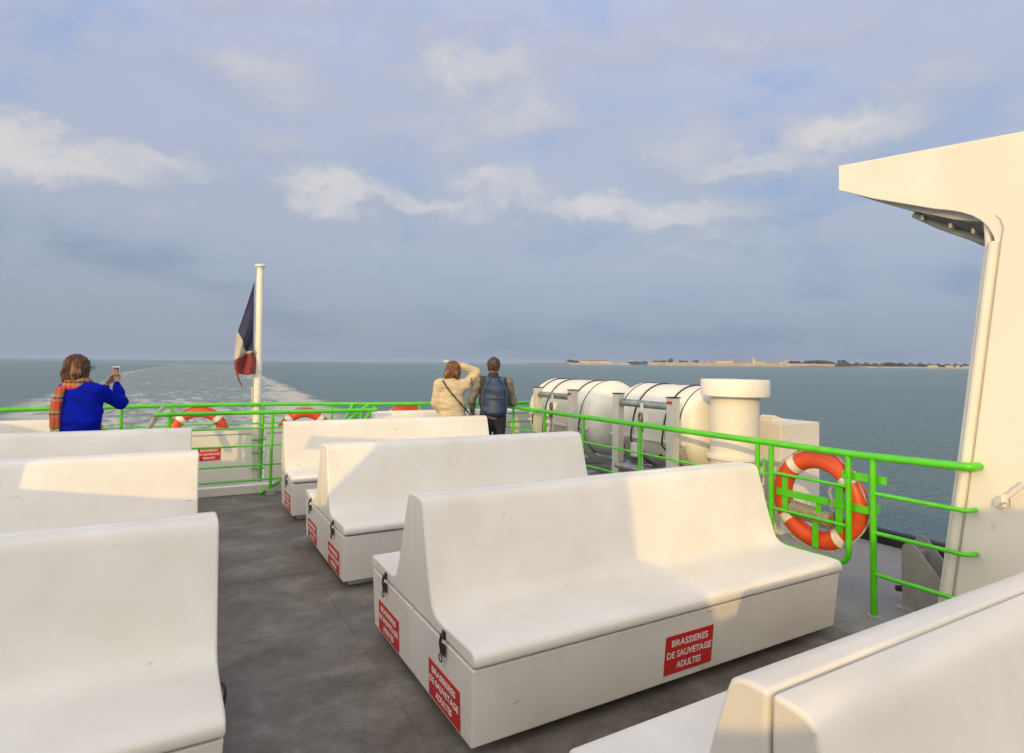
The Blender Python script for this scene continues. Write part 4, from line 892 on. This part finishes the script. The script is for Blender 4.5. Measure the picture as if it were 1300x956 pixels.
def hair_mat(name, c1, c2):
    m = bpy.data.materials.new(name); N, L = nt(m); b = N['Principled BSDF']; tc = N.new('ShaderNodeTexCoord'); mp = N.new('ShaderNodeMapping'); mp.inputs['Scale'].default_value = (55, 55, 6); L.new(tc.outputs['Object'], mp.inputs['Vector'])
    n = N.new('ShaderNodeTexNoise'); n.inputs['Scale'].default_value = 1.2; n.inputs['Detail'].default_value = 4; L.new(mp.outputs[0], n.inputs['Vector'])
    cr = N.new('ShaderNodeValToRGB'); cr.color_ramp.elements[0].position = .38; cr.color_ramp.elements[0].color = (*[x * .5 for x in c1], 1); cr.color_ramp.elements[1].position = .68; cr.color_ramp.elements[1].color = (*c2, 1); k = cr.color_ramp.elements.new(.52); k.color = (*c1, 1)
    L.new(n.outputs['Fac'], cr.inputs['Fac']); L.new(cr.outputs[0], b.inputs['Base Color']); b.inputs['Roughness'].default_value = .42
    bp = N.new('ShaderNodeBump'); bp.inputs['Strength'].default_value = .9; bp.inputs['Distance'].default_value = .01; L.new(n.outputs['Fac'], bp.inputs['Height']); L.new(bp.outputs[0], b.inputs['Normal']); return m
def scarf_mat():
    m = bpy.data.materials.new('tartan_wool'); N, L = nt(m); b = N['Principled BSDF']; tc = N.new('ShaderNodeTexCoord')
    sp = N.new('ShaderNodeSeparateXYZ'); L.new(tc.outputs['Object'], sp.inputs[0])
    def band(sock, freq, stops, add=None):
        a = N.new('ShaderNodeMath'); a.operation = 'MULTIPLY'; L.new(sock, a.inputs[0]); a.inputs[1].default_value = freq
        f = N.new('ShaderNodeMath'); f.operation = 'FRACT'; L.new(a.outputs[0], f.inputs[0]); cr = N.new('ShaderNodeValToRGB'); cr.color_ramp.interpolation = 'CONSTANT'; E = cr.color_ramp.elements
        E[0].position = 0; E[0].color = (*stops[0][1], 1); E[1].position = stops[1][0]; E[1].color = (*stops[1][1], 1)
        for p, c in stops[2:]: q = E.new(p); q.color = (*c, 1)
        L.new(f.outputs[0], cr.inputs['Fac']); return cr.outputs[0]
    red, blk, tan, yel, gr = (.50, .045, .03), (.02, .022, .03), (.34, .19, .10), (.34, .26, .10), (.16, .18, .11)
    a = band(sp.outputs[2], 6.5, [(0, red), (.28, tan), (.42, blk), (.56, yel), (.66, gr), (.78, red)]); ad = N.new('ShaderNodeMath'); ad.operation = 'ADD'; L.new(sp.outputs[0], ad.inputs[0]); L.new(sp.outputs[1], ad.inputs[1])
    c = band(ad.outputs[0], 19, [(0, tan), (.35, red), (.55, blk), (.72, tan), (.85, red)])
    mx = N.new('ShaderNodeMix'); mx.data_type = 'RGBA'; mx.inputs['Factor'].default_value = .42; L.new(a, mx.inputs['A']); L.new(c, mx.inputs['B']); L.new(mx.outputs['Result'], b.inputs['Base Color']); b.inputs['Roughness'].default_value = .95
    n = N.new('ShaderNodeTexNoise'); n.inputs['Scale'].default_value = 150; L.new(tc.outputs['Object'], n.inputs['Vector']); bp = N.new('ShaderNodeBump'); bp.inputs['Strength'].default_value = .6; bp.inputs['Distance'].default_value = .006; L.new(n.outputs['Fac'], bp.inputs['Height']); L.new(bp.outputs[0], b.inputs['Normal']); return m

def woman_beige():
    """back to the camera, right hand on her head, left elbow out"""
    e = person_at(574, 500, 7.75, 0, 'woman in a cream quilted coat seen from behind, one hand on her head'); CT = mat('cream_coat', (0.56, 0.465, 0.32), 0.75, var=0.09, scale=12, bump=0.9, bscale=20, stretch=(1, 1, 2.4))
    HR = hair_mat('auburn_hair', (0.13, 0.055, 0.020), (0.42, 0.22, 0.095)); DK = mat('black_trousers', (.02, .02, .025), .85); hc = V3(.015, .03, 1.60); hf = unit(V3(.1, 1, 0))
    rs, ls = V3(.185, 0, 1.405), V3(-.185, 0, 1.405); re, rw = V3(.345, .02, 1.585), V3(.115, .0, 1.695); le, lw = V3(-.225, .03, 1.13), V3(-.12, .16, .95)
    f = Field((-.4, -.25, 0), (.45, .35, 1.8), .009); head(f, hc, hf); f.cone((0, 0, 1.4), (0, .01, 1.54), .055, .05, .02); f.cone((0, 0, 1.0), (0, 0, 1.33), .09, .10, .03, stretch=((1, 0, 0), 1.3)); legs(f, None, 1.0)
    for sh, el, wr in ((rs, re, rw), (ls, le, lw)): f.cone(sh, el, .045, .036, .02); f.cone(el, wr, .036, .022, .012)
    h = Field((-.12, -.15, 1.58), (.22, .2, 1.82), .0045); hand(h, rw + V3(-.01, 0, .005), (-1, .0, .10), (0, .15, -1), 1, .22); h2 = Field((-.25, .08, .78), (-.02, .34, 1.05), .005); hand(h2, lw, (.4, .6, -.6), (.2, -.2, -1), 1, .5)
    field_obj('body', [f, h, h2], SKIN, e)
    g = Field((-.42, -.3, .70), (.47, .36, 1.76), .009)
    g.cone((0, 0, .98), (0, 0, 1.12), .148, .128, .06, stretch=((1, 0, 0), 1.34)); g.cone((0, 0, 1.12), (0, 0, 1.36), .128, .118, .06, stretch=((1, 0, 0), 1.46)); g.cone((-.13, 0, 1.42), (.13, 0, 1.42), .075, .075, .06); g.cone((0, 0, 1.44), (0, .0, 1.50), .085, .078, .02)
    for sh, el, wr in ((rs, re, rw), (ls, le, lw)): g.cone(sh, el, .085, .068, .05); g.cone(el, el * .12 + wr * .88, .066, .045, .03)
    g.noise(.0045, (11, 11, 52), 11); g.cut(lambda X, Y, Z: .90 + .12 * X - Z); field_obj('coat', [g], CT, e)
    t = Field((-.3, -.25, .05), (.3, .25, 1.05), .01); legs(t, None, 1.0, .014); t.cone((0, 0, .90), (0, 0, .96), .115, .115, .05, stretch=((1, 0, 0), 1.3)); field_obj('trousers', [t], DK, e)
    t = Field((-.3, -.2, -.02), (.3, .3, .14), .008); legs(t, None, 1, shoes=True); t.cut(lambda X, Y, Z: .002 - Z + 0 * X); field_obj('shoes', [t], BLACK, e)
    k = Field((-.25, -.2, 1.38), (.2, .2, 1.78), .006)
    k.ell(hc + V3(-.002, -.022, .045), (.100, .108, .092), .02); k.ell(hc + V3(-.015, -.04, -.03), (.105, .09, .10), .03); k.cone(hc + V3(-.07, -.05, -.02), hc + V3(-.135, -.05, -.145), .062, .020, .03); k.cone(hc + V3(.04, -.06, -.05), hc + V3(.05, -.06, -.11), .05, .03, .03)
    k.cut(lambda X, Y, Z: np.where((Z < hc[2] + .055), (Y - (hc[1] + .045 + (Z - hc[2]) * .35)), -1.0)); k.noise(.005, (55, 55, 10), 15); field_obj('hair', [k], HR, e); strands(e, hc + V3(-.01, 0, 0), hf, HR, 8, drop=.135)
    # cross-body strap over the back
    P = [V3(-.13, -.088, 1.465), V3(-.08, -.142, 1.38), V3(0.0, -.150, 1.28), V3(.09, -.148, 1.18), (V3(.175, -.125, 1.09)), V3(.235, -.03, 1.02)]; mb = MB()
    for a, b in zip(P[:-1], P[1:]): d = unit(b - a); w = np.cross(d, V3(0, -1, 0)); mb.plate(a - d * .006, b + d * .006, .022, .008, w)
    mb.build('bag_strap', mat('brown_strap', (.06, .035, .03), .6), e)
    mb = MB(); mb.tube([V3(.262, -.055, 1.515), V3(.27, -.085, 1.47), V3(.262, -.08, 1.42)], .007, 6); mb.build('sleeve_trim', mat('brown_strap', (0, 0, 0)), e)
def man():
    e = person_at(626, 500, 7.45, 0, 'man with a blue backpack seen from behind, in a grey padded vest and dark trousers'); VS = mat('grey_brown_vest', (0.038, 0.034, 0.040), .85, var=.12, scale=14, bump=.4, bscale=40); SL = mat('grey_knit_sleeves', (.19, .175, .150), .9, var=.15, scale=20, bump=.5, bscale=60)
    HR = hair_mat('short_dark_hair', (.035, .020, .012), (.13, .075, .04)); TR = mat('navy_trousers', (.022, .022, .045), .85, var=.15, scale=20); SH = mat('mauve_shirt', (.20, .14, .18), .85); hc = V3(0, .02, 1.675); hf = unit(V3(.12, 1, 0)); S = 1.05
    rs, ls = V3(.205, 0, 1.455), V3(-.205, 0, 1.455); re, rw = V3(.285, .09, 1.17), V3(.16, .30, 1.13); le, lw = V3(-.30, .03, 1.20), V3(-.30, .22, 1.02)
    f = Field((-.4, -.3, 0), (.4, .42, 1.9), .009); head(f, hc, hf); f.cone((0, 0, 1.46), (0, .01, 1.61), .062, .056, .02); f.cone((0, 0, 1.05), (0, 0, 1.38), .10, .11, .03, stretch=((1, 0, 0), 1.35)); legs(f, None, S)
    for sh, el, wr in ((rs, re, rw), (ls, le, lw)): f.cone(sh, el, .05, .04, .02); f.cone(el, wr, .04, .026, .012)
    h = Field((-.02, .2, 1.0), (.3, .48, 1.25), .005); hand(h, rw, (-.5, .75, -.1), (0, .3, -1), 1, .5); h2 = Field((-.42, .12, .85), (-.16, .42, 1.1), .005); hand(h2, lw, (.1, .8, -.5), (.3, -.2, -1), 1, .5)
    field_obj('body', [f, h, h2], SKIN, e)
    g = Field((-.4, -.3, .85), (.4, .36, 1.62), .008); g.cone((0, 0, 1.02), (0, 0, 1.18), .135, .130, .05, stretch=((1, 0, 0), 1.35)); g.cone((0, 0, 1.18), (0, 0, 1.40), .13, .125, .05, stretch=((1, 0, 0), 1.5)); g.cone((-.15, 0, 1.46), (.15, 0, 1.46), .08, .08, .05); g.cone((0, 0, 1.48), (0, .0, 1.535), .088, .080, .015)
    g.noise(.004, (14, 14, 34), 21); g.cut(lambda X, Y, Z: .95 - .25 * X * 0 - Z); field_obj('vest', [g], VS, e)
    g = Field((-.45, -.3, .85), (.45, .45, 1.6), .008)
    for sh, el, wr in ((rs, re, rw), (ls, le, lw)): g.cone(sh, el, .075, .060, .03); g.cone(el, el * .1 + wr * .9, .058, .038, .03)
    g.noise(.006, (16, 16, 42), 23); field_obj('sleeves', [g], SL, e)
    g = Field((-.3, -.3, .80), (.3, .3, 1.1), .01); g.cone((0, 0, .98), (0, 0, 1.02), .128, .128, .05, stretch=((1, 0, 0), 1.3)); g.cut(lambda X, Y, Z: .895 + .1 * X - Z); field_obj('shirt', [g], SH, e)
    t = Field((-.3, -.25, .05), (.3, .25, 1.1), .009); legs(t, None, S, .018); t.cone((0, 0, .92), (0, 0, .99), .118, .115, .05, stretch=((1, 0, 0), 1.25)); t.noise(.003, (15, 15, 25), 5); field_obj('trousers', [t], TR, e)
    t = Field((-.3, -.2, -.02), (.3, .3, .14), .008); legs(t, None, 1, shoes=True); t.cut(lambda X, Y, Z: .002 - Z + 0 * X); field_obj('shoes', [t], BLACK, e)
    k = Field((-.2, -.2, 1.5), (.2, .2, 1.85), .006); k.ell(hc + V3(0, -.016, .038), (.094, .108, .102), .02); k.ell(hc + V3(0, -.042, -.015), (.088, .070, .085), .02)
    k.cut(lambda X, Y, Z: np.where(Z < hc[2] + .06, Y - (hc[1] + .02 + (Z - hc[2]) * .5), -1.0)); k.cut(lambda X, Y, Z: hc[2] - .058 - Z + 0 * X); k.noise(.0025, (90, 90, 60), 4); field_obj('hair', [k], HR, e)
    # backpack: worn, built as its own thing
    w = Matrix.Translation(e.location) @ Matrix.Rotation(e.rotation_euler.z, 4, 'Z'); b = empty('backpack', w @ Vector((.025, -.13, 1.0)), 'navy blue backpack with a lower pocket, worn by the man at the railing', 'backpack', rz=e.rotation_euler.z)
    BP = mat('navy_backpack_nylon', (.022, .045, .105), .5, var=.2, scale=9, bump=.5, bscale=18); BL_ = mat('bright_blue_piping', (.015, .09, .24), .5)
    q = Field((-.24, -.24, -.10), (.24, .08, .55), .007); q.cone((0, -.065, .08), (0, -.06, .36), .085, .078, .05, stretch=((1, 0, 0), 1.9)); q.cone((0, -.05, .36), (0, -.03, .475), .075, .05, .04, stretch=((1, 0, 0), 1.5)); q.noise(.004, (16, 16, 22), 9); field_obj('main_compartment', [q], BP, b)
    q = Field((-.22, -.26, -.10), (.22, 0, .32), .007); q.cone((0, -.105, .05), (0, -.10, .17), .065, .062, .03, stretch=((1, 0, 0), 1.9)); q.noise(.004, (18, 18, 24), 12); field_obj('front_pocket', [q], BP, b)
    mb = MB(); mb.tube([(-.13, -.155, .23), (-.06, -.172, .236), (.06, -.172, .232), (.13, -.155, .225)], .005, 6); mb.build('zip', BLACK, b)
    for s_ in (-1, 1):
        mb = MB(); mb.tube([(s_ * .165, -.06, .02), (s_ * .172, -.075, .2), (s_ * .16, -.07, .36), (s_ * .10, -.05, .475)], .008, 6); mb.build('piping', BL_, b)
        mb = MB(); P = [V3(s_ * .085, .02, .46), V3(s_ * .11, .09, .53), V3(s_ * .125, .19, .525)]
        for a, c in zip(P[:-1], P[1:]): mb.plate(a, c, .055, .016, (1, 0, 0))
        mb.build('shoulder_strap', BL_, b, bevel=.005)
    mb = MB(); mb.tube([(-.03, -.02, .51), (-.025, -.02, .545), (.025, -.02, .545), (.03, -.02, .51)], .007, 6); mb.build('grab_loop', BLACK, b)
    mb = MB()
    for x0 in (-.012, .012): mb.tube([(x0 - .006, -.138, .345), (x0 - .006, -.136, .365), (x0 + .004, -.136, .367), (x0 + .006, -.138, .345)], .0022, 5)
    mb.build('emblem', SIGNW, b)
woman_blue(); woman_beige(); man()
# ------------------------------------------------------------------ far shore (placed on the sea plane, real distances)
def on_sea(px, D):
    """point on the sea plane at horizontal distance D, in the direction of picture column px"""
    v = Vector(ray(px, 454.2 + px * .00935)); x, y = v.dot(SX), v.dot(SY); l = math.hypot(x, y); return Vector((x / l * D, y / l * D, 0)), math.atan2(x, y)
def Mpx(px, D):
    """metres per picture pixel at distance D towards column px"""
    c = math.cos(math.atan2(px - 650, F_PX)); return D * c / F_PX
SE = SEA_M.to_euler()
def shore_thing(name, px, D, label, cat, group=None):
    p, a = on_sea(px, D); e = bpy.data.objects.new(name, None); COL.objects.link(e); e.matrix_world = SEA_M @ Matrix.Translation(p) @ Matrix.Rotation(-a, 4, 'Z'); return tag(e, label, cat, group)
STONE = mat('pale_stone', (0.42, 0.33, 0.22), .9, var=.12, scale=.05); DSTONE = mat('dark_wet_rock', (.10, .09, .08), .9, var=.2, scale=.08); RENDER = mat('pale_render', (.60, .55, .46), .9, var=.08, scale=.05); TILE = mat('clay_tile', (.30, .14, .09), .9, var=.15, scale=.1)
SAND = mat('beach_sand', (.40, .31, .19), .95, var=.15, scale=.03); SCRUB = mat('dune_scrub', (.12, .10, .055), .95, var=.3, scale=.05); LEAF = mat('tree_leaves', (.045, .065, .030), .9, var=.4, scale=.12); LEAFB = mat('autumn_leaves', (.13, .085, .045), .9, var=.35, scale=.12); BARK = mat('bark', (.06, .045, .03), .9)
GLASSD = mat('dark_window', (.03, .035, .045), .3); REDP = mat('lighthouse_red', (.42, .04, .03), .6); GRS = mat('shore_grass', (.08, .10, .045), .95, var=.2, scale=.03)
def shore_band(name, m, pts, kind_label):
    """terrain strip: pts = (px, distance, height, depth)"""
    V = []; Fc = []
    for px, D, h, dep in pts:
        a, _ = on_sea(px, D); b, _ = on_sea(px, D + dep * .15); c, _ = on_sea(px, D + dep); V += [(a.x, a.y, -.5), (b.x, b.y, h), (c.x, c.y, h * 1.0), (c.x, c.y, -.5)]
    for i in range(len(pts) - 1):
        o = i * 4
        for k in range(3): Fc.append((o + k, o + k + 1, o + 4 + k + 1, o + 4 + k))
    o = MB().add(V, Fc).build(name, m, smooth=10); o.matrix_world = SEA_M; tag(o, kind_label, kind='structure'); return o
shore_band('beach', SAND, [(1050, 2700, 3.0, 60), (1100, 2680, 4.5, 60), (1150, 2600, 5.0, 60), (1200, 2500, 5.0, 60), (1250, 2450, 5, 60), (1330, 2400, 5, 60)], 'sandy beach strip on the far shore')
shore_band('hinterland', GRS, [(700, 3300, 2, 500), (722, 3250, 7, 500), (760, 3150, 10, 500), (800, 3100, 9, 500), (822, 3050, 6, 500), (900, 2950, 12, 500), (1000, 2850, 13, 500), (1060, 2790, 8, 500), (1120, 2740, 7, 500), (1200, 2560, 7, 500), (1330, 2480, 7, 500)], 'low green land behind the sea wall on the far shore')
shore_band('rocky_foreshore', DSTONE, [(735, 3080, .8, 40), (800, 3040, 1.5, 60), (822, 2990, 2.2, 60), (900, 2860, 3.2, 60), (1000, 2760, 3.4, 60), (1062, 2680, 3.2, 60), (1100, 2640, 1.6, 40)], 'dark wet rocks at the foot of the far sea wall')
def wall(name, a, b, Da, Db, h0, h1, label, m=STONE, n=8, th=8, cop=True):
    e = shore_thing(name, (a + b) / 2, (Da + Db) / 2, label, 'wall'); inv = e.matrix_world.inverted(); V = []; Fc = []
    for i in range(n + 1):
        t = i / n; px = a + (b - a) * t; D = Da + (Db - Da) * t; h = h0 + (h1 - h0) * t; p, _ = on_sea(px, D); q, _ = on_sea(px, D + th)
        V += [inv @ (SEA_M @ Vector((v.x, v.y, z))) for v, z in ((p, -1), (p, h), (q, h), (q, -1))]
    for i in range(n):
        o = i * 4
        for k in range(4): Fc.append((o + k, o + (k + 1) % 4, o + 4 + (k + 1) % 4, o + 4 + k))
    Fc += [(0, 1, 2, 3), (4 * n, 4 * n + 3, 4 * n + 2, 4 * n + 1)]; MB().add(V, Fc).build('masonry', m, e)
    return e
wall('breakwater', 670, 686, 3000, 3000, 4.5, 5, 'short dark breakwater end, farthest left of the far shore', mat('breakwater_stone', (.22, .16, .11), .9), 3)
wall('breakwater', 688, 722, 3000, 3010, 5, 6, 'longer dark breakwater leading to the fort headland', mat('breakwater_stone', (.22, .16, .11), .9), 4)
wall('fort_wall', 716, 800, 3040, 3010, 8, 9.5, 'low tan rampart below the long fort building')
wall('sea_wall', 823, 1060, 2920, 2705, 15.5, 13, 'long pale stone sea wall in front of the village', n=16)
def house(px, D, w, h, roof_h, label, z0=0.0, dep=12, wallm=RENDER, roofm=TILE, windows=4, name='house', group='pale houses of the far village', hip=False):
    e = shore_thing(name, px, D, label, 'house' if name == 'house' else name.replace('_', ' '), group); k = Mpx(px, D); W = w * k / 2; H = h * k; RH = roof_h * k
    MB().box((-W, 0, z0), (W, dep, z0 + H)).build('walls', wallm, e)
    i = W * .25 if hip else 0
    MB().add([(-W - .5, -.5, z0 + H + .01), (W + .5, -.5, z0 + H + .01), (W + .5, dep + .5, z0 + H + .01), (-W - .5, dep + .5, z0 + H + .01), (-W + i, dep / 2, z0 + H + RH), (W - i, dep / 2, z0 + H + RH)], [(0, 1, 5, 4), (2, 3, 4, 5), (0, 4, 3), (1, 2, 5), (0, 3, 2, 1)]).build('roof', roofm, e)
    for q in range(windows):
        x = -W + (q + .5) * 2 * W / windows; MB().box((x - W / windows * .3, -.12, z0 + H * .35), (x + W / windows * .3, -.02, z0 + H * .72)).build('window', GLASSD, e)
    return e
house(755, 3120, 40, 1.8, 1.3, 'long low fort building with a red-brown roof on the left headland', z0=10, dep=25, windows=9, name='fort_building', group=None, hip=True)
e = shore_thing('lighthouse', 800.5, 3080, 'small white lighthouse with a red top on the headland', 'lighthouse')
MB().lathe([(3.6, 6), (3.0, 24)], (0, 0, 0), 16).build('tower', RENDER, e); MB().lathe([(3.6, 24), (3.6, 25.5), (2.4, 25.6), (2.4, 31), (2.8, 31.2), (.2, 34.5)], (0, 0, 0), 16).build('lantern', REDP, e); MB().lathe([(2.2, 34.4), (.3, 38)], (0, 0, 0), 10).build('lantern_cap', RENDER, e)
e = shore_thing('church_tower', 957, 2960, 'square stone church tower rising above the far village', 'church tower'); MB().box((-5, 0, 8), (5, 10, 38)).build('shaft', RENDER, e)
MB().add([(-5.5, -.5, 38.1), (5.5, -.5, 38.1), (5.5, 10.5, 38.1), (-5.5, 10.5, 38.1), (0, 5, 45)], [(0, 1, 4), (1, 2, 4), (2, 3, 4), (3, 0, 4), (0, 3, 2, 1)]).build('roof', TILE, e)
for s_ in (-2, 2): MB().box((s_ - .8, -.15, 28), (s_ + .8, -.02, 34)).build('belfry_opening', GLASSD, e)
K = 3.3
for i, (px, w, h, r, wh) in enumerate([(916, 14, 2.6, .9, 1), (905, 8, 1.5, .7, 0), (927, 6, 3.2, .8, 1), (937, 9, 1.9, 1.2, 0), (946, 6, 1.5, .9, 0), (965, 10, 2.1, .8, 1), (976, 9, 1.2, .8, 0), (984, 7, 1.4, .7, 0), (992, 5, 2.5, .8, 1), (999, 5, 4.2, 1.0, 1), (1012, 9, 1.6, .7, 0), (1184, 10, 2.2, .8, 1), (1205, 8, 2.0, .6, 1), (1216, 4, 2.1, .8, 1), (1227, 9, 1.6, .6, 1), (1240, 8, 1.8, .6, 1)]):
    D = 2980 - (px - 900) * .5 if px < 1100 else 2545
    labs = ['wide white house at the left end of the far village', 'low house at the far left edge of the village behind the sea wall', 'tall white gabled house right of the wide one in the far village', 'red-roofed house left of the church tower', 'small house hard against the left of the church tower', 'white house just right of the church tower', 'low brown-roofed house, second right of the church tower', 'low brown-roofed house, third right of the church tower', 'small pale house left of the tall white one', 'tall white house at the right end of the village, beside the trees', 'low house among the trees right of the village', 'white beach house, leftmost of those on the far right shore', 'white beach house, second on the far right shore', 'narrow white beach house in the middle of the far right shore', 'wide low beach house near the white pillar', 'white beach house half hidden by the white pillar']
    house(px, D, w, h, r, labs[i], z0=13 if px < 1100 else 4, wallm=RENDER if wh else STONE, windows=3)
def leaf_crown(cx, cz, rx, rz, n, seed, flat=.75, ry=None):
    r = random.Random(seed); V = []; Fc = []; cl = [(r.uniform(-.75, .75), r.uniform(-.6, .6), r.uniform(-.5, .7)) for _ in range(9)]
    for _ in range(n):
        c = r.choice(cl); p = Vector((r.gauss(c[0], .24), r.gauss(c[1], .24), r.gauss(c[2], .22)))
        if p.length > 1.15: p = p.normalized() * 1.1
        p = Vector((cx + p.x * rx, p.y * (ry or rx), cz + p.z * rz)); s = rx * .13 * r.uniform(.6, 1.4); d = [Vector((r.gauss(0, 1), r.gauss(0, 1), r.gauss(0, 1))).normalized() * s for _ in range(3)]; o = len(V); V += [p + d[0], p + d[1], p + d[2], p - d[0] * .8]; Fc += [(o, o + 1, o + 2), (o, o + 2, o + 3)]
    return V, Fc
def tree(px, D, wpx, top, z0, label, m=LEAF, seed=0):
    e = shore_thing('tree', px, D, label, 'tree', 'trees on the far shore'); k = Mpx(px, D); rx = wpx * k / 2; H = top * k; rz = min(H * .5, rx * 1.1)
    MB().tube([(0, 0, z0), (rx * .05, 0, z0 + H * .5), (0, 0, z0 + H - rz)], [rx * .12, rx * .09, rx * .05], 7).build('trunk', BARK, e)
    V, Fc = leaf_crown(0, z0 + H - rz, rx, rz, 420, seed); MB().add(V, Fc).build('crown', m, e, smooth=1)
TL = [(725, 3140, 13, 4.4, 6, 0, 'dark dense tree at the left end of the fort building'), (734, 3150, 9, 3.2, 6, 0, 'lower dark tree touching the left end of the fort roof'), (801, 3040, 8, 2.8, 6, 0, 'dark bush at the foot of the lighthouse'), (809, 3050, 9, 2.9, 6, 0, 'dark tree right of the lighthouse, nearest to it'), (817, 3050, 10, 3.3, 6, 0, 'dark tree between the lighthouse and the sea wall'),
      (834, 3000, 9, 3.5, 9, 0, 'green tree above the left end of the sea wall'), (842, 3000, 8, 4.2, 9, 0, 'second tree above the left end of the sea wall'), (853, 3000, 10, 6.6, 9, 1, 'tall russet tree above the left end of the sea wall'), (867, 3000, 11, 4.0, 9, 0, 'broad tree behind the sea wall, between two russet ones'), (883, 2990, 8, 5.2, 9, 1, 'round russet tree standing alone behind the sea wall'),
      (1006, 2860, 13, 4.2, 9, 0, 'dark tree just right of the tall white village house'), (1014, 2850, 12, 4.6, 9, 1, 'brown tree at the right end of the village'), (1028, 2850, 13, 5.6, 9, 0, 'tall dark tree right of the village, left of the broad one'), (1043, 2840, 20, 6.0, 9, 0, 'broad dark tree above the right end of the sea wall'), (1055, 2830, 10, 4.0, 9, 1, 'brown tree right at the end of the sea wall'),
      (1068, 2780, 12, 8.2, 4, 0, 'large dark tree standing alone just beyond the end of the sea wall'), (1100, 2760, 8, 5.0, 4, 0, 'small round dark tree above the brown dunes'), (1129, 2740, 13, 5.0, 4, 0, 'left tree of the dark clump above the beach'), (1140, 2730, 12, 4.8, 4, 0, 'right tree of the dark clump above the beach'), (1172, 2640, 10, 4.0, 3, 0, 'dark tree above the beach, left of the beach houses'), (1184, 2640, 10, 4.2, 3, 0, 'dark tree behind the leftmost beach house'), (1200, 2600, 12, 3.5, 3, 0, 'dark tree between two beach houses on the far right shore')]
for i, (px, D, w, t, z0, br, l) in enumerate(TL): tree(px, D, w, t, z0, l, LEAFB if br else LEAF, i)
def thicket(name, m, pts, n, label, seed):
    r = random.Random(seed); V = []; Fc = []
    for _ in range(n):
        t = r.random() * (len(pts) - 1); i = int(t); f = t - i; px = pts[i][0] * (1 - f) + pts[i + 1][0] * f; D = pts[i][1] * (1 - f) + pts[i + 1][1] * f + r.uniform(0, 80); hh = pts[i][2] * (1 - f) + pts[i + 1][2] * f; p, _ = on_sea(px + r.gauss(0, .8), D)
        p.z = 3 + r.random() ** .7 * hh * (1 + .35 * math.sin(px * .55) + .2 * math.sin(px * 1.7)); s = r.uniform(1.2, 3.2); d = [Vector((r.gauss(0, 1), r.gauss(0, 1), r.gauss(0, 1))).normalized() * s for _ in range(3)]; o = len(V); V += [p + d[0], p + d[1], p + d[2], p - d[0] * .8]; Fc += [(o, o + 1, o + 2), (o, o + 2, o + 3)]
    o = MB().add(V, Fc).build(name, m, smooth=1); o.matrix_world = SEA_M; tag(o, label, 'woodland', kind='stuff')
thicket('dune_scrub', LEAFB, [(1058, 2740, 11), (1090, 2720, 13), (1120, 2700, 8)], 2600, 'brownish scrub covering the dunes beyond the sea wall', 1)
thicket('woodland', LEAF, [(1085, 2780, 9), (1120, 2760, 12), (1160, 2700, 13), (1210, 2650, 10), (1245, 2600, 11)], 4200, 'dark low woodland behind the far beach', 2)
thicket('hedgerow', LEAF, [(860, 2990, 10), (900, 2990, 11), (960, 2960, 10), (1010, 2900, 12), (1058, 2850, 14)], 2600, 'dark greenery behind the far sea wall and village', 3)
# boats
def boat(px, D, L, label):
    e = shore_thing('motorboat', px, D, label, 'boat', 'small white boats below the far headland'); h = L / 2
    MB().add([(-h, -1.6, 1.8), (h * .6, -1.6, 1.9), (h, 0, 2.3), (h * .6, 1.6, 1.9), (-h, 1.6, 1.8), (-h * .95, -1, -.2), (h * .55, -1, -.2), (h * .8, 0, -.2), (h * .55, 1, -.2), (-h * .95, 1, -.2)], [(0, 1, 6, 5), (1, 2, 7, 6), (2, 3, 8, 7), (3, 4, 9, 8), (4, 0, 5, 9), (0, 4, 3, 2, 1), (5, 6, 7, 8, 9)]).build('hull', RENDER, e)
    MB().box((-h * .3, -1.1, 1.9), (h * .3, 1.1, 3.6)).build('cabin', SIGNW, e)
for px, D, L, l in ((733, 2900, 12, 'small white boat below the left end of the fort, leftmost'), (748, 2950, 7, 'tiny white boat below the middle of the fort'), (757, 2920, 8, 'small white boat below the fort, just right of the tiny one'), (776, 2950, 8, 'small white boat below the right end of the fort'), (852, 2700, 14, 'white motorboat off the left end of the long sea wall')): boat(px, D, L, l)
e = shore_thing('ferry', 566.5, 4200, 'white ferry far off on the horizon, left of the couple', 'ferry')
MB().add([(-27, -5, 5), (22, -5, 5), (30, 0, 7), (22, 5, 5), (-27, 5, 5), (-25, -4, -.5), (20, -4, -.5), (26, 0, -.5), (20, 4, -.5), (-25, 4, -.5)], [(0, 1, 6, 5), (1, 2, 7, 6), (2, 3, 8, 7), (3, 4, 9, 8), (4, 0, 5, 9), (0, 4, 3, 2, 1), (5, 6, 7, 8, 9)]).build('hull', mat('ferry_hull_grey', (.16, .18, .22), .6), e)
MB().box((-22, -4.5, 5.1), (18, 4.5, 14)).build('superstructure', HULLW, e); MB().box((-12, -4, 14.1), (12, 4, 18)).build('upper_deck', HULLW, e); MB().box((4, -3, 18.1), (10, 3, 21)).build('wheelhouse', HULLW, e); MB().box((-10, -1.5, 18.1), (-6, 1.5, 23)).build('funnel', HULLW, e)
